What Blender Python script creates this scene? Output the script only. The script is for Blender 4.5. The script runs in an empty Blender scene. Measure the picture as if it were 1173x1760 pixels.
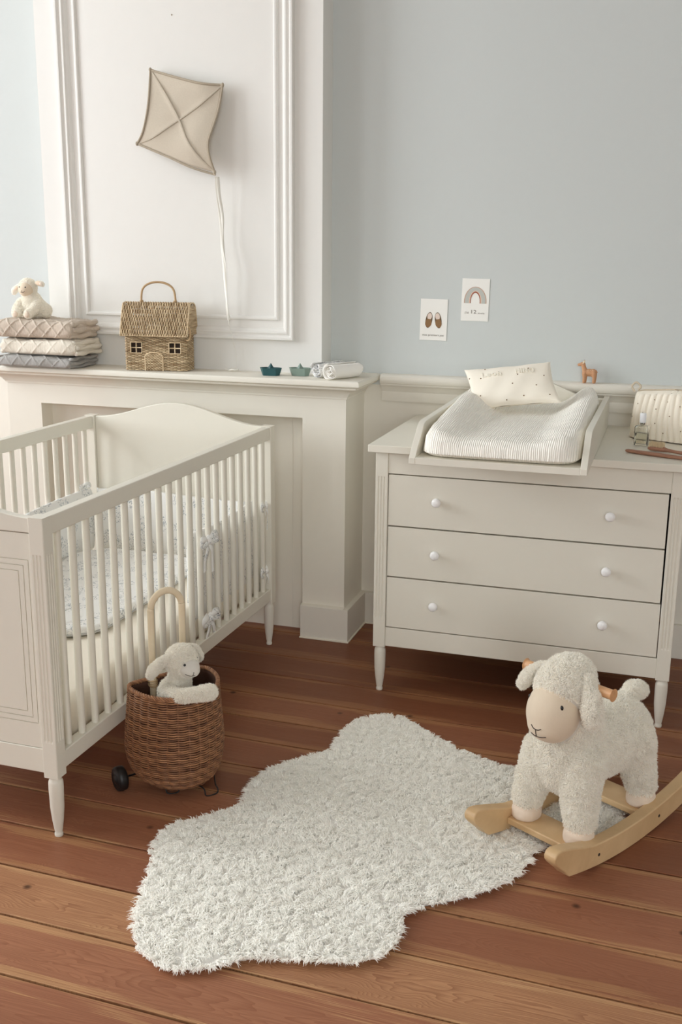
import bpy, bmesh, math, random
import numpy as np
from mathutils import Vector, Matrix, Euler

random.seed(7); RNG = np.random.default_rng(7)
PI = math.pi
scene = bpy.context.scene
C = scene.collection

# ------------------------------------------------------------------ camera
CAM_H = 1.4434
cam_d = bpy.data.cameras.new('camera'); cam = bpy.data.objects.new('camera', cam_d); C.objects.link(cam)
right = Vector((0.95411039, 0.29931373, 0.00920032)).normalized()
up = Vector((-0.08056389, 0.2269771, 0.97056213)).normalized()
fw = Vector((-0.28841431, 0.92676463, -0.24067509)).normalized()
Mx = Matrix((right, up, -fw)).transposed().to_4x4(); Mx.translation = (0, 0, CAM_H)
cam.matrix_world = Mx
cam_d.sensor_fit = 'VERTICAL'; cam_d.sensor_height = 36.0
cam_d.lens = 1804.33 / 1760 * 36.0
cam_d.clip_start = 0.02; cam_d.clip_end = 60
scene.camera = cam

# ------------------------------------------------------------------ light and exposure
scene.view_settings.view_transform = 'Standard'
scene.view_settings.look = 'None'
scene.view_settings.gamma = 1.0
scene.view_settings.use_curve_mapping = False
scene.view_settings.exposure = 0.0
scene.cycles.use_denoising = True
scene.cycles.max_bounces = 14
scene.cycles.diffuse_bounces = 12
scene.cycles.sample_clamp_indirect = 6.0

world = bpy.data.worlds.new('sky'); scene.world = world; world.use_nodes = True
world.node_tree.nodes['Background'].inputs[0].default_value = (0.72, 0.82, 1.0, 1)
world.node_tree.nodes['Background'].inputs[1].default_value = 0.35

def area(name, loc, target, sx, sy, power, col):
    d = bpy.data.lights.new(name, 'AREA'); d.shape = 'RECTANGLE'; d.size = sx; d.size_y = sy
    d.energy = power; d.color = col
    o = bpy.data.objects.new(name, d); C.objects.link(o); o.location = loc
    o.rotation_euler = (Vector(target) - Vector(loc)).to_track_quat('-Z', 'Y').to_euler()
    return o
# daylight of the far left window, plus near and rear lights added as fill
area('daylight_window_far', (-5.78, 1.95, 2.2), (0, 2.3, 0.9), 1.7, 2.5, 198, (0.96, 1.0, 1.03))
area('fill_light_near', (-5.78, -0.5, 2.2), (0, 0.8, 0.9), 1.5, 2.5, 66, (0.96, 1.0, 1.03))
area('fill_light_rear', (1.4, -4.18, 2.2), (-0.4, 3.0, 1.0), 1.9, 2.5, 125, (0.98, 1.0, 1.0))

# ------------------------------------------------------------------ mesh helpers
class G:
    """collects geometry for ONE mesh object"""
    def __init__(s): s.V = []; s.F = []; s.T = []; s.UV = []; s.n = 0; s.Mi = []
    def add(s, V, F, tint=0.5, m=0):
        V = np.asarray(V, float).reshape(-1, 3)
        if isinstance(F, np.ndarray): F = [F]
        else:
            d = {}
            for f in F: d.setdefault(len(f), []).append(f)
            F = [np.array(x, int) for x in d.values()]
        for f in F: s.F.append(f + s.n); s.Mi.append(np.full(len(f), m))
        s.V.append(V); s.T.append(np.broadcast_to(np.asarray(tint, float), (len(V),)).copy()); s.n += len(V)
        return s
    def merge(s, g, fn=None):
        V = np.concatenate(g.V)
        if fn is not None: V = fn(V)
        for f, mi in zip(g.F, g.Mi): s.F.append(f + s.n); s.Mi.append(mi)
        s.V.append(V); s.T.append(np.concatenate(g.T)); s.n += len(V)
        return s
    def verts(s): return np.concatenate(s.V)

def mesh_of(name, g, mats, smooth=True):
    V = np.concatenate(g.V)
    me = bpy.data.meshes.new(name)
    me.vertices.add(len(V)); me.vertices.foreach_set('co', V.astype(np.float32).ravel())
    tot = np.concatenate([np.full(len(f), f.shape[1]) for f in g.F])
    idx = np.concatenate([f.ravel() for f in g.F])
    st = np.concatenate([[0], np.cumsum(tot)[:-1]])
    me.loops.add(len(idx)); me.loops.foreach_set('vertex_index', idx.astype(np.int32))
    me.polygons.add(len(tot)); me.polygons.foreach_set('loop_start', st.astype(np.int32))
    me.polygons.foreach_set('loop_total', tot.astype(np.int32))
    me.polygons.foreach_set('material_index', np.concatenate(g.Mi).astype(np.int32))
    me.polygons.foreach_set('use_smooth', np.full(len(tot), smooth and not getattr(g, 'fibre', False)))
    a = me.attributes.new('tint', 'FLOAT', 'POINT'); a.data.foreach_set('value', np.concatenate(g.T).astype(np.float32))
    for m in (mats if isinstance(mats, (list, tuple)) else [mats]): me.materials.append(m)
    me.update(calc_edges=True); me.validate()
    return me

def obj(name, g, mat, parent=None, smooth=True, bevel=0.0, seg=2, loc=None, rot=None, solid=0.0, fixn=False, sub=0):
    me = mesh_of(name, g, mat, smooth or bevel > 0)
    if fixn:
        bm = bmesh.new(); bm.from_mesh(me); bmesh.ops.recalc_face_normals(bm, faces=bm.faces); bm.to_mesh(me); bm.free()
    o = bpy.data.objects.new(name, me); C.objects.link(o)
    if parent is not None: o.parent = parent
    if loc is not None: o.location = loc
    if rot is not None: o.rotation_euler = rot
    if solid:
        m = o.modifiers.new('solid', 'SOLIDIFY'); m.thickness = solid; m.offset = 0
    if bevel:
        m = o.modifiers.new('bevel', 'BEVEL'); m.width = bevel; m.segments = seg; m.limit_method = 'ANGLE'
        m.angle_limit = 0.6; m.harden_normals = True
    if sub:
        m = o.modifiers.new('sub', 'SUBSURF'); m.levels = sub; m.render_levels = sub
    return o

def struct(name, g, mat, **k):
    o = obj(name, g, mat, **k); o['kind'] = 'structure'; return o

def thing(name, label, cat, loc=(0, 0, 0), rotz=0.0, group=None):
    o = bpy.data.objects.new(name, None); C.objects.link(o); o.location = loc; o.rotation_euler = (0, 0, rotz)
    o.empty_display_size = 0.05
    o['label'] = label; o['category'] = cat
    if group: o['group'] = group
    return o
def tag(o, label, cat, group=None):
    o['label'] = label; o['category'] = cat
    if group: o['group'] = group
    return o

BF = [(0, 3, 2, 1), (4, 5, 6, 7), (0, 1, 5, 4), (1, 2, 6, 5), (2, 3, 7, 6), (3, 0, 4, 7)]
def box(x0, x1, y0, y1, z0, z1, g=None, tint=0.5, m=0):
    g = g or G()
    V = [(x0, y0, z0), (x1, y0, z0), (x1, y1, z0), (x0, y1, z0), (x0, y0, z1), (x1, y0, z1), (x1, y1, z1), (x0, y1, z1)]
    return g.add(V, BF, tint, m)

def grid(P, g=None, cu=False, cv=False, tint=0.5, m=0, flip=False):
    """P: (nu, nv, 3) points"""
    g = g or G(); nu, nv = P.shape[:2]
    I = np.arange(nu * nv).reshape(nu, nv)
    a = I if cu is False else np.vstack([I, I[:1]])
    a = a if cv is False else np.hstack([a, a[:, :1]])
    F = np.stack([a[:-1, :-1], a[1:, :-1], a[1:, 1:], a[:-1, 1:]], -1).reshape(-1, 4)
    if flip: F = F[:, ::-1]
    return g.add(P.reshape(-1, 3), F, tint, m)

def sweep(P, r=0.01, sides=8, closed=False, N=None, ru=None, rv=None, g=None, tint=0.5, caps=True, rad=None, m=0):
    """round or oval tube along the points P"""
    P = np.asarray(P, float); n = len(P); g = g or G()
    if closed: T = np.roll(P, -1, 0) - np.roll(P, 1, 0)
    else: T = np.gradient(P, axis=0)
    T /= np.linalg.norm(T, axis=1)[:, None] + 1e-12
    if N is None:
        N = np.zeros_like(P); ref = np.array([0, 0, 1.0]) if abs(T[0][2]) < .9 else np.array([1.0, 0, 0])
        v = np.cross(T[0], ref); v /= np.linalg.norm(v); N[0] = v
        for i in range(1, n):
            v = N[i-1] - T[i] * (N[i-1] @ T[i]); N[i] = v / (np.linalg.norm(v) + 1e-12)
    else:
        N = np.broadcast_to(np.asarray(N, float), P.shape).copy()
        N -= T * (N * T).sum(1)[:, None]; N /= np.linalg.norm(N, axis=1)[:, None] + 1e-12
    B = np.cross(T, N)
    ru = r if ru is None else ru; rv = r if rv is None else rv
    rad = np.ones(n) if rad is None else np.asarray(rad, float)
    a = np.arange(sides) / sides * 2 * PI + (PI / sides if sides == 4 else 0)
    R = P[:, None] + rad[:, None, None] * (np.cos(a)[None, :, None] * ru * N[:, None] + np.sin(a)[None, :, None] * rv * B[:, None])
    base = g.n
    grid(R, g, cu=closed, cv=True, tint=tint, m=m)
    if not closed and caps:
        k = np.arange(sides)
        g.F.append((base + k[::-1])[None]); g.Mi.append(np.array([m]))
        g.F.append((base + (n - 1) * sides + k)[None]); g.Mi.append(np.array([m]))
    return g

def lathe(prof, seg=24, c=(0, 0, 0), g=None, tint=0.5, m=0):
    """prof: list of (r, z) from bottom to top"""
    g = g or G(); a = np.arange(seg) / seg * 2 * PI
    p = np.array(prof, float)
    R = np.stack([p[:, 0][:, None] * np.cos(a) + c[0], p[:, 0][:, None] * np.sin(a) + c[1], np.broadcast_to(p[:, 1][:, None] + c[2], (len(p), seg))], -1)
    base = g.n
    grid(R, g, cv=True, tint=tint, m=m, flip=True)
    k = np.arange(seg)
    if p[0, 0] > 1e-5: g.F.append((base + k[::-1])[None]); g.Mi.append(np.array([m]))
    if p[-1, 0] > 1e-5: g.F.append((base + (len(p) - 1) * seg + k)[None]); g.Mi.append(np.array([m]))
    return g

def ellipsoid(c, r, rot=None, nu=16, nv=12, g=None, tint=0.5, m=0, p=1.0):
    g = g or G()
    u = np.arange(nu) / nu * 2 * PI; v = np.linspace(0.02, PI - 0.02, nv)
    x = np.outer(np.sin(v), np.cos(u)); y = np.outer(np.sin(v), np.sin(u)); z = np.outer(np.cos(v), np.ones(nu))
    R = np.stack([x, y, z], -1)
    R = np.sign(R) * np.abs(R) ** p * np.array(r)
    if rot is not None: R = R @ np.array(Euler(rot).to_matrix()).T
    base = g.n
    grid(R + np.array(c), g, cv=True, tint=tint, m=m)
    k = np.arange(nu)
    g.F.append((base + k[::-1])[None]); g.Mi.append(np.array([m])); g.F.append((base + (nv - 1) * nu + k)[None]); g.Mi.append(np.array([m]))
    return g

def limb(pts, g, n=7):
    """chain of spheres (x, y, z, r) blended along a limb"""
    for a, b in zip(pts[:-1], pts[1:]):
        for t in np.linspace(0, 1, n):
            q = [a[i] * (1 - t) + b[i] * t for i in range(4)]
            ellipsoid(q[:3], (q[3],) * 3, g=g, nu=14, nv=10)
    return g

def prism(poly, y0, y1, g=None, axis='y', tint=0.5, m=0):
    """extrude a 2-D outline (a, b); axis = direction of extrusion"""
    g = g or G(); n = len(poly)
    def P(a, b, h): return {'y': (a, h, b), 'x': (h, a, b), 'z': (a, b, h)}[axis]
    V = [P(a, b, y0) for a, b in poly] + [P(a, b, y1) for a, b in poly]
    F = [tuple(range(n)), tuple(range(2 * n - 1, n - 1, -1))] + [(i, i + n, (i + 1) % n + n, (i + 1) % n) for i in range(n)]
    return g.add(V, F, tint, m)

def fuse(g, voxel, smooth=6, fac=0.6):
    """merge overlapping solids into one continuous smooth skin; returns (verts, quads)"""
    me = mesh_of('tmp', g, []); o = bpy.data.objects.new('tmp', me); C.objects.link(o)
    m = o.modifiers.new('r', 'REMESH'); m.mode = 'VOXEL'; m.voxel_size = voxel
    m = o.modifiers.new('s', 'SMOOTH'); m.factor = fac; m.iterations = smooth
    dg = bpy.context.evaluated_depsgraph_get(); ev = o.evaluated_get(dg); m2 = ev.to_mesh()
    V = np.empty(len(m2.vertices) * 3, np.float32); m2.vertices.foreach_get('co', V); V = V.reshape(-1, 3).astype(float)
    F = [tuple(p.vertices) for p in m2.polygons]
    ev.to_mesh_clear(); bpy.data.objects.remove(o); bpy.data.meshes.remove(me)
    return V, F

def tri_of(F):
    t = []
    for f in F:
        for i in range(1, len(f) - 1): t.append((f[0], f[i], f[i+1]))
    return np.array(t)

def noise3(P, s, seed=0):
    """cheap smooth pseudo noise made of sines"""
    r = np.random.default_rng(seed); out = np.zeros(len(P))
    for k in range(7):
        d = r.normal(size=3); d /= np.linalg.norm(d); f = s * (0.6 + 1.1 * r.random()); ph = r.random() * 6.28
        out += np.sin(P @ d * f * 2 * PI + ph + 1.3 * np.sin(P @ np.roll(d, 1) * f * 4 + ph))
    return out / 7

def tuft_mesh(g, P, D1, D2, L, r0, tint):
    """many short bent fibres: rooted at P, heading D1 then D2"""
    n = len(P); L = np.broadcast_to(L, (n,)); r0 = np.broadcast_to(r0, (n,))
    ref = RNG.normal(size=(n, 3)); A = np.cross(D1, ref); A /= np.linalg.norm(A, axis=1)[:, None] + 1e-9
    B = np.cross(D1, A); B /= np.linalg.norm(B, axis=1)[:, None] + 1e-9
    p0 = P - D1 * (L * 0.15)[:, None]; p1 = P + D1 * (L * 0.55)[:, None]; p2 = p1 + D2 * (L * 0.5)[:, None]
    V = np.empty((n, 7, 3))
    for k in range(3):
        a = 2 * PI * k / 3; o = A * math.cos(a) + B * math.sin(a)
        V[:, k] = p0 + o * r0[:, None]; V[:, 3 + k] = p1 + o * (r0 * 0.85)[:, None]
    V[:, 6] = p2
    q = np.array([[0, 1, 4, 3], [1, 2, 5, 4], [2, 0, 3, 5]]); t = np.array([[3, 4, 6], [4, 5, 6], [5, 3, 6]])
    off = (np.arange(n) * 7)[:, None, None]
    b = g.n; g.fibre = True
    g.V.append(V.reshape(-1, 3)); g.T.append(np.repeat(tint, 7)); g.n += 7 * n
    g.F.append((q[None] + off).reshape(-1, 4) + b); g.F.append((t[None] + off).reshape(-1, 3) + b)
    g.Mi.append(np.zeros(3 * n, int)); g.Mi.append(np.zeros(3 * n, int))

def furry(V, F, count, L, r0, lean=0.8, droop=0.3, keep=None, clump=60, seed=3):
    """skin plus short fleece standing on it"""
    g = G(); g.add(V, F, 0.35)
    t = tri_of(F); a, b, c = V[t[:, 0]], V[t[:, 1]], V[t[:, 2]]
    nr = np.cross(b - a, c - a); ar = np.linalg.norm(nr, axis=1); nr /= ar[:, None] + 1e-12
    i = RNG.choice(len(t), count, p=ar / ar.sum())
    u = RNG.random((count, 2)); s = u.sum(1) > 1; u[s] = 1 - u[s]
    P = a[i] + u[:, :1] * (b - a)[i] + u[:, 1:] * (c - a)[i]; N = nr[i]
    if keep is not None: k = keep(P); P, N = P[k], N[k]
    n = len(P)
    fl = np.stack([noise3(P, clump, seed + q) for q in range(3)], 1) * 2.0
    rn = RNG.normal(size=(n, 3)) * 0.5
    D1 = N + lean * (fl + rn) * 0.6; D1 /= np.linalg.norm(D1, axis=1)[:, None]
    D2 = N * 0.5 + lean * (fl + RNG.normal(size=(n, 3)) * 0.7) + np.array([0, 0, -droop]); D2 /= np.linalg.norm(D2, axis=1)[:, None]
    tuft_mesh(g, P, D1, D2, L * (0.7 + 0.6 * RNG.random(n)), r0, 0.3 + 0.7 * RNG.random(n))
    return g

def catmull(pts, n=8, closed=False):
    p = np.array(pts, float); m = len(p); out = []
    rng = range(m) if closed else range(m - 1)
    for i in rng:
        if closed: a, b, c, d = p[i-1], p[i], p[(i+1) % m], p[(i+2) % m]
        else: a, b, c, d = p[max(i-1, 0)], p[i], p[i+1], p[min(i+2, m-1)]
        for t in np.arange(n) / n:
            out.append(0.5 * (2*b + (c-a)*t + (2*a-5*b+4*c-d)*t*t + (3*b-a-3*c+d)*t**3))
    if not closed: out.append(p[-1])
    return np.array(out)

def text_g(body, size, spacing=1.0, extrude=0.0003, bevel=0.0, res=4, width_mul=1.0, offset=0.0):
    cu = bpy.data.curves.new('t', 'FONT'); cu.body = body; cu.size = size; cu.align_x = 'CENTER'; cu.align_y = 'CENTER'
    cu.extrude = extrude; cu.bevel_depth = bevel; cu.resolution_u = res; cu.space_character = spacing; cu.offset = offset
    o = bpy.data.objects.new('t', cu); C.objects.link(o)
    dg = bpy.context.evaluated_depsgraph_get(); m2 = o.evaluated_get(dg).to_mesh()
    V = np.array([v.co[:] for v in m2.vertices]); F = [tuple(p.vertices) for p in m2.polygons]
    o.evaluated_get(dg).to_mesh_clear(); bpy.data.objects.remove(o); bpy.data.curves.remove(cu)
    V[:, 0] *= width_mul
    return V, F

# ------------------------------------------------------------------ materials
def srgb(r, g, b):
    f = lambda c: (c / 255 / 12.92) if c / 255 <= 0.04045 else ((c / 255 + 0.055) / 1.055) ** 2.4
    return (f(r), f(g), f(b), 1)
class NT:
    def __init__(s, name):
        s.m = bpy.data.materials.new(name); s.m.use_nodes = True; s.t = s.m.node_tree
        s.b = s.t.nodes['Principled BSDF']
    def n(s, typ, **k):
        q = s.t.nodes.new(typ)
        for a, v in k.items():
            if a.startswith('i_'):
                key = a[2:]; key = int(key) if key.isdigit() else key.replace('_', ' ')
                q.inputs[key].default_value = v
            else: setattr(q, a, v)
        return q
    def l(s, a, b): s.t.links.new(a, b)
    def ramp(s, fac, stops):
        r = s.n('ShaderNodeValToRGB'); e = r.color_ramp.elements
        while len(e) < len(stops): e.new(0.5)
        for q, (p, c) in zip(e, stops): q.position = p; q.color = c
        s.l(fac, r.inputs[0]); return r.outputs[0]
    def mixc(s, fac, a, b, blend='MIX'):
        m = s.n('ShaderNodeMix', data_type='RGBA', blend_type=blend)
        for sock, v in ((m.inputs[0], fac), (m.inputs[6], a), (m.inputs[7], b)):
            if isinstance(v, (int, float, tuple)): sock.default_value = v
            else: s.l(v, sock)
        return m.outputs[2]
    def math(s, op, a, b=0.0, c=None):
        m = s.n('ShaderNodeMath', operation=op)
        for i, v in enumerate((a, b, c)):
            if v is None: continue
            if isinstance(v, (int, float)): m.inputs[i].default_value = v
            else: s.l(v, m.inputs[i])
        return m.outputs[0]
    def coord(s, kind='Object', scale=(1, 1, 1), rot=(0, 0, 0)):
        tc = s.n('ShaderNodeTexCoord'); mp = s.n('ShaderNodeMapping'); mp.inputs['Scale'].default_value = scale; mp.inputs['Rotation'].default_value = rot
        s.l(tc.outputs[kind], mp.inputs[0]); return mp.outputs[0]
    def noise(s, vec, scale, detail=4, rough=0.5, dist=0.0):
        q = s.n('ShaderNodeTexNoise'); q.inputs['Scale'].default_value = scale; q.inputs['Detail'].default_value = detail
        q.inputs['Roughness'].default_value = rough; q.inputs['Distortion'].default_value = dist
        if vec is not None: s.l(vec, q.inputs['Vector'])
        return q.outputs[0]
    def bump(s, h, strength=0.3, dist=0.002, normal=None):
        b = s.n('ShaderNodeBump'); b.inputs['Strength'].default_value = strength; b.inputs['Distance'].default_value = dist
        s.l(h, b.inputs['Height'])
        if normal is not None: s.l(normal, b.inputs['Normal'])
        s.l(b.outputs[0], s.b.inputs['Normal']); return b.outputs[0]
def plain(name, col, rough=0.5, nscale=30, bstr=0.0, var=0.03, tint=False, tintlo=None, spec=0.5, sheen=0.0, coord='Object', bdist=0.002, sss=0.0):
    t = NT(name); v = t.coord(coord); n = t.noise(v, nscale, 5)
    lo = tuple(c * (1 - var) for c in col[:3]) + (1,); hi = tuple(min(1, c * (1 + var)) for c in col[:3]) + (1,)
    c = t.mixc(n, lo, hi)
    if tint:
        a = t.n('ShaderNodeAttribute', attribute_name='tint')
        c = t.mixc(a.outputs['Fac'], tintlo, c)
    t.l(c, t.b.inputs['Base Color']); t.b.inputs['Roughness'].default_value = rough
    t.b.inputs['Specular IOR Level'].default_value = spec
    if sheen: t.b.inputs['Sheen Weight'].default_value = sheen; t.b.inputs['Sheen Roughness'].default_value = 0.5
    if sss: t.b.inputs['Subsurface Weight'].default_value = sss; t.b.inputs['Subsurface Radius'].default_value = (0.01, 0.008, 0.006); t.b.inputs['Subsurface Scale'].default_value = 1.0
    if bstr: t.bump(n, bstr, bdist)
    return t.m

M_blue = plain('blue_grey_wall_paint', srgb(203, 208, 207), 0.85, 40, 0.06, 0.01, spec=0.2)
M_cream = plain('cream_wall_paint', srgb(226, 222, 212), 0.6, 25, 0.08, 0.012, spec=0.3)
M_white = plain('white_panel_paint', srgb(229, 228, 224), 0.6, 25, 0.08, 0.012, spec=0.3)
M_mant = plain('ivory_fireplace_paint', srgb(229, 225, 214), 0.55, 25, 0.08, 0.012, spec=0.3)
M_ceil = plain('ceiling_paint', srgb(238, 236, 230), 0.9, 20, 0.03, 0.01, spec=0.1)
M_lacq = plain('cream_lacquer', srgb(226, 222, 210), 0.42, 60, 0.015, 0.008)
M_dark = plain('dark_gap', srgb(30, 24, 20), 0.9)
M_caulk = plain('white_caulk', srgb(235, 230, 215), 0.7)

def floor_mat():
    t = NT('old_pine_floorboards')
    uv = t.n('ShaderNodeUVMap', uv_map='board'); sx = t.n('ShaderNodeSeparateXYZ'); t.l(uv.outputs[0], sx.inputs[0])
    rnd = t.n('ShaderNodeAttribute', attribute_name='tint').outputs['Fac']
    U, V = sx.outputs[0], sx.outputs[1]          # U metres along the board, V 0..1 across it
    cv = t.n('ShaderNodeCombineXYZ'); t.l(t.math('MULTIPLY', U, 1.1), cv.inputs[0]); t.l(t.math('MULTIPLY', V, 1.0), cv.inputs[1]); t.l(t.math('MULTIPLY', rnd, 37.0), cv.inputs[2])
    # cathedral figure: distance field warped by noise and wrapped into growth rings
    warp = t.noise(cv.outputs[0], 1.6, 3, 0.5, 0.6)
    centre = t.math('MULTIPLY', t.math('SUBTRACT', V, t.math('ADD', 0.3, t.math('MULTIPLY', warp, 0.45))), 2.2)
    rings = t.math('ADD', t.math('MULTIPLY', t.math('MULTIPLY', centre, centre), 2.2), t.math('MULTIPLY', warp, 3.6))
    w = t.math('FRACT', t.math('MULTIPLY', rings, 6.5))
    ring = t.math('POWER', w, 2.2)
    cf = t.n('ShaderNodeCombineXYZ'); t.l(t.math('MULTIPLY', U, 3.0), cf.inputs[0]); t.l(t.math('MULTIPLY', V, 34.0), cf.inputs[1]); t.l(t.math('MULTIPLY', rnd, 91.0), cf.inputs[2])
    fine = t.noise(cf.outputs[0], 1.6, 5, 0.6)
    base = t.ramp(rnd, [(0.0, srgb(118, 74, 50)), (0.3, srgb(138, 88, 62)), (0.6, srgb(168, 114, 86)), (1.0, srgb(192, 146, 106))])
    light = t.ramp(rnd, [(0.0, srgb(146, 98, 66)), (0.4, srgb(178, 130, 90)), (0.7, srgb(208, 164, 118)), (1.0, srgb(212, 170, 124))])
    cl = t.n('ShaderNodeCombineXYZ'); t.l(t.math('MULTIPLY', U, 0.9), cl.inputs[0]); t.l(t.math('MULTIPLY', V, 1.6), cl.inputs[1]); t.l(t.math('MULTIPLY', rnd, 13.0), cl.inputs[2])
    big = t.noise(cl.outputs[0], 1.6, 5, 0.55, 0.5)
    edge = t.math('ABSOLUTE', t.math('SUBTRACT', V, 0.5))
    sap = t.ramp(t.math('ADD', t.math('MULTIPLY', edge, 0.55), t.math('ADD', t.math('MULTIPLY', big, 0.75), t.math('MULTIPLY', fine, 0.28))), [(0.715, (0, 0, 0, 1)), (0.765, (1, 1, 1, 1))])
    sap = t.math('MULTIPLY', sap, 0.85)
    c = t.mixc(sap, base, light)
    c = t.mixc(t.math('MULTIPLY', ring, t.math('ADD', 0.25, t.math('MULTIPLY', rnd, 0.35))), c, srgb(126, 76, 52))
    c = t.mixc(t.ramp(fine, [(0.35, (0.35, 0.35, 0.35, 1)), (0.6, (0, 0, 0, 1))]), c, srgb(120, 72, 50))
    # broad worn, lighter and darker passages
    wear = t.noise(t.coord('Object', (1.2, 2.2, 1)), 1.7, 3)
    c = t.mixc(t.ramp(wear, [(0.35, (0.28, 0.28, 0.28, 1)), (0.7, (0, 0, 0, 1))]), c, srgb(112, 66, 46))
    # knots and nail holes
    ck = t.n('ShaderNodeCombineXYZ'); t.l(U, ck.inputs[0]); t.l(t.math('MULTIPLY', V, 0.17), ck.inputs[1]); t.l(t.math('MULTIPLY', rnd, 7.0), ck.inputs[2])
    vo = t.n('ShaderNodeTexVoronoi', voronoi_dimensions='3D'); vo.inputs['Scale'].default_value = 5.5; t.l(ck.outputs[0], vo.inputs['Vector'])
    knot = t.ramp(vo.outputs['Distance'], [(0.03, (0.8, 0.8, 0.8, 1)), (0.075, (0, 0, 0, 1))])
    c = t.mixc(knot, c, srgb(50, 28, 20))
    t.l(c, t.b.inputs['Base Color'])
    t.l(t.ramp(fine, [(0.2, (0.50, 0.50, 0.50, 1)), (0.8, (0.38, 0.38, 0.38, 1))]), t.b.inputs['Roughness'])
    t.b.inputs['Specular IOR Level'].default_value = 0.22
    t.bump(t.math('ADD', t.math('MULTIPLY', fine, 0.6), ring), 0.12, 0.001)
    return t.m
M_floor = floor_mat()

# ------------------------------------------------------------------ the room
WY, BY, MY, MZ = 3.8495, 3.738, 3.6136, 0.9977      # back wall, chimney breast, mantel front, shelf height
RX0, RX1, RY0, CZ = -5.6, 3.0, -4.0, 3.7

def make_floor():
    ys = [-4.27 + 0.166 * k for k in range(40)]
    ys = [y for y in ys if y < 1.35] + [1.404, 1.565, 1.735, 1.903, 2.070, 2.235, 2.395, 2.556, 2.716, 2.865, 3.038, 3.211, 3.385, 3.618, 3.76, 3.90]
    PLK = {1.404: 0.55, 1.565: 0.64, 1.735: 0.90, 1.903: 0.46, 2.070: 0.52, 2.235: 0.62, 2.395: 0.30, 2.556: 0.36, 2.716: 0.26, 2.865: 0.40, 3.038: 0.20, 3.211: 0.14, 3.385: 0.10}  # board tones, darker to the back with the light's falloff painted in
    g = G(); UVs = []
    tl = -0.022; gap = 0.0029
    xs = np.linspace(RX0 - 0.1, RX1 + 0.1, 61)
    for k in range(len(ys) - 1):
        a, b = ys[k] + gap, ys[k+1] - gap
        r = PLK.get(round(ys[k], 3), 0.15 + 0.35 * random.random()); off = random.random() * 20
        prof = [(a, -0.012, 0), (a, -0.0015, 0), (a + 0.002, 0, 0.01), (b - 0.002, 0, 0.99), (b, -0.0015, 1), (b, -0.012, 1)]
        P = np.zeros((len(xs), len(prof), 3)); uv = np.zeros((len(xs), len(prof), 2))
        for j, (y, z, v) in enumerate(prof):
            P[:, j, 0] = xs; P[:, j, 1] = y + tl * (xs + 0.9) + 0.0008 * np.sin(xs * 3 + k + j); P[:, j, 2] = z; uv[:, j, 0] = xs + off; uv[:, j, 1] = v
        grid(P, g, tint=r, flip=False); UVs.append(uv.reshape(-1, 2))
    n0 = g.n
    box(RX0 - 0.1, RX1 + 0.1, RY0 - 0.1, 4.0, -0.08, -0.011, g, m=1)
    o = obj('floor', g, [M_floor, M_dark], smooth=False); o['kind'] = 'structure'
    UVs.append(np.zeros((8, 2))); UVa = np.concatenate(UVs)
    me = o.data; lay = me.uv_layers.new(name='board'); vi = np.empty(len(me.loops), np.int32); me.loops.foreach_get('vertex_index', vi)
    lay.data.foreach_set('uv', UVa[vi].astype(np.float32).ravel())
make_floor()
struct('ceiling', box(RX0 - 0.1, RX1 + 0.1, RY0 - 0.1, 4.0, CZ, CZ + 0.1), M_ceil)

def wall_holes(axis, pos, thick, a0, a1, holes, zc, matlo, matup, name):
    """wall with rectangular window openings; painted cream below the chair rail and blue above"""
    g = G()
    cuts = sorted(set([a0, a1] + [v for h in holes for v in h[:2]]))
    for u0, u1 in zip(cuts[:-1], cuts[1:]):
        hz = [(h[2], h[3]) for h in holes if h[0] <= u0 + 1e-6 and h[1] >= u1 - 1e-6]
        zs = [(0, zc, 0), (zc, CZ, 1)]
        segs = []
        for z0, z1, m in zs:
            if hz:
                h0, h1 = hz[0]
                if z0 < h0: segs.append((z0, min(z1, h0), m))
                if z1 > h1: segs.append((max(z0, h1), z1, m))
            else: segs.append((z0, z1, m))
        for z0, z1, m in segs:
            if axis == 'x': box(pos, pos + thick, u0, u1, z0, z1, g, m=m)
            else: box(u0, u1, pos, pos + thick, z0, z1, g, m=m)
    return struct(name, g, [matlo, matup], smooth=False)
WZ0, WZ1 = 0.9, 3.45
wall_holes('y', WY, 0.15, RX0 - 0.15, RX1 + 0.15, [], 0.955, M_cream, M_blue, 'wall_back')
wall_holes('x', RX0 - 0.15, 0.15, RY0 - 0.15, WY + 0.15, [(1.1, 2.8, WZ0, WZ1), (-1.25, 0.25, WZ0, WZ1)], 0.9, M_cream, M_blue, 'wall_left')
wall_holes('x', RX1, 0.15, RY0 - 0.15, WY + 0.15, [], 0.955, M_cream, M_blue, 'wall_right')
wall_holes('y', RY0 - 0.15, 0.15, RX0 - 0.15, RX1 + 0.15, [(-2.55, -0.65, WZ0, WZ1), (0.45, 2.35, WZ0, WZ1)], 0.85, M_cream, M_blue, 'wall_front')

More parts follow.
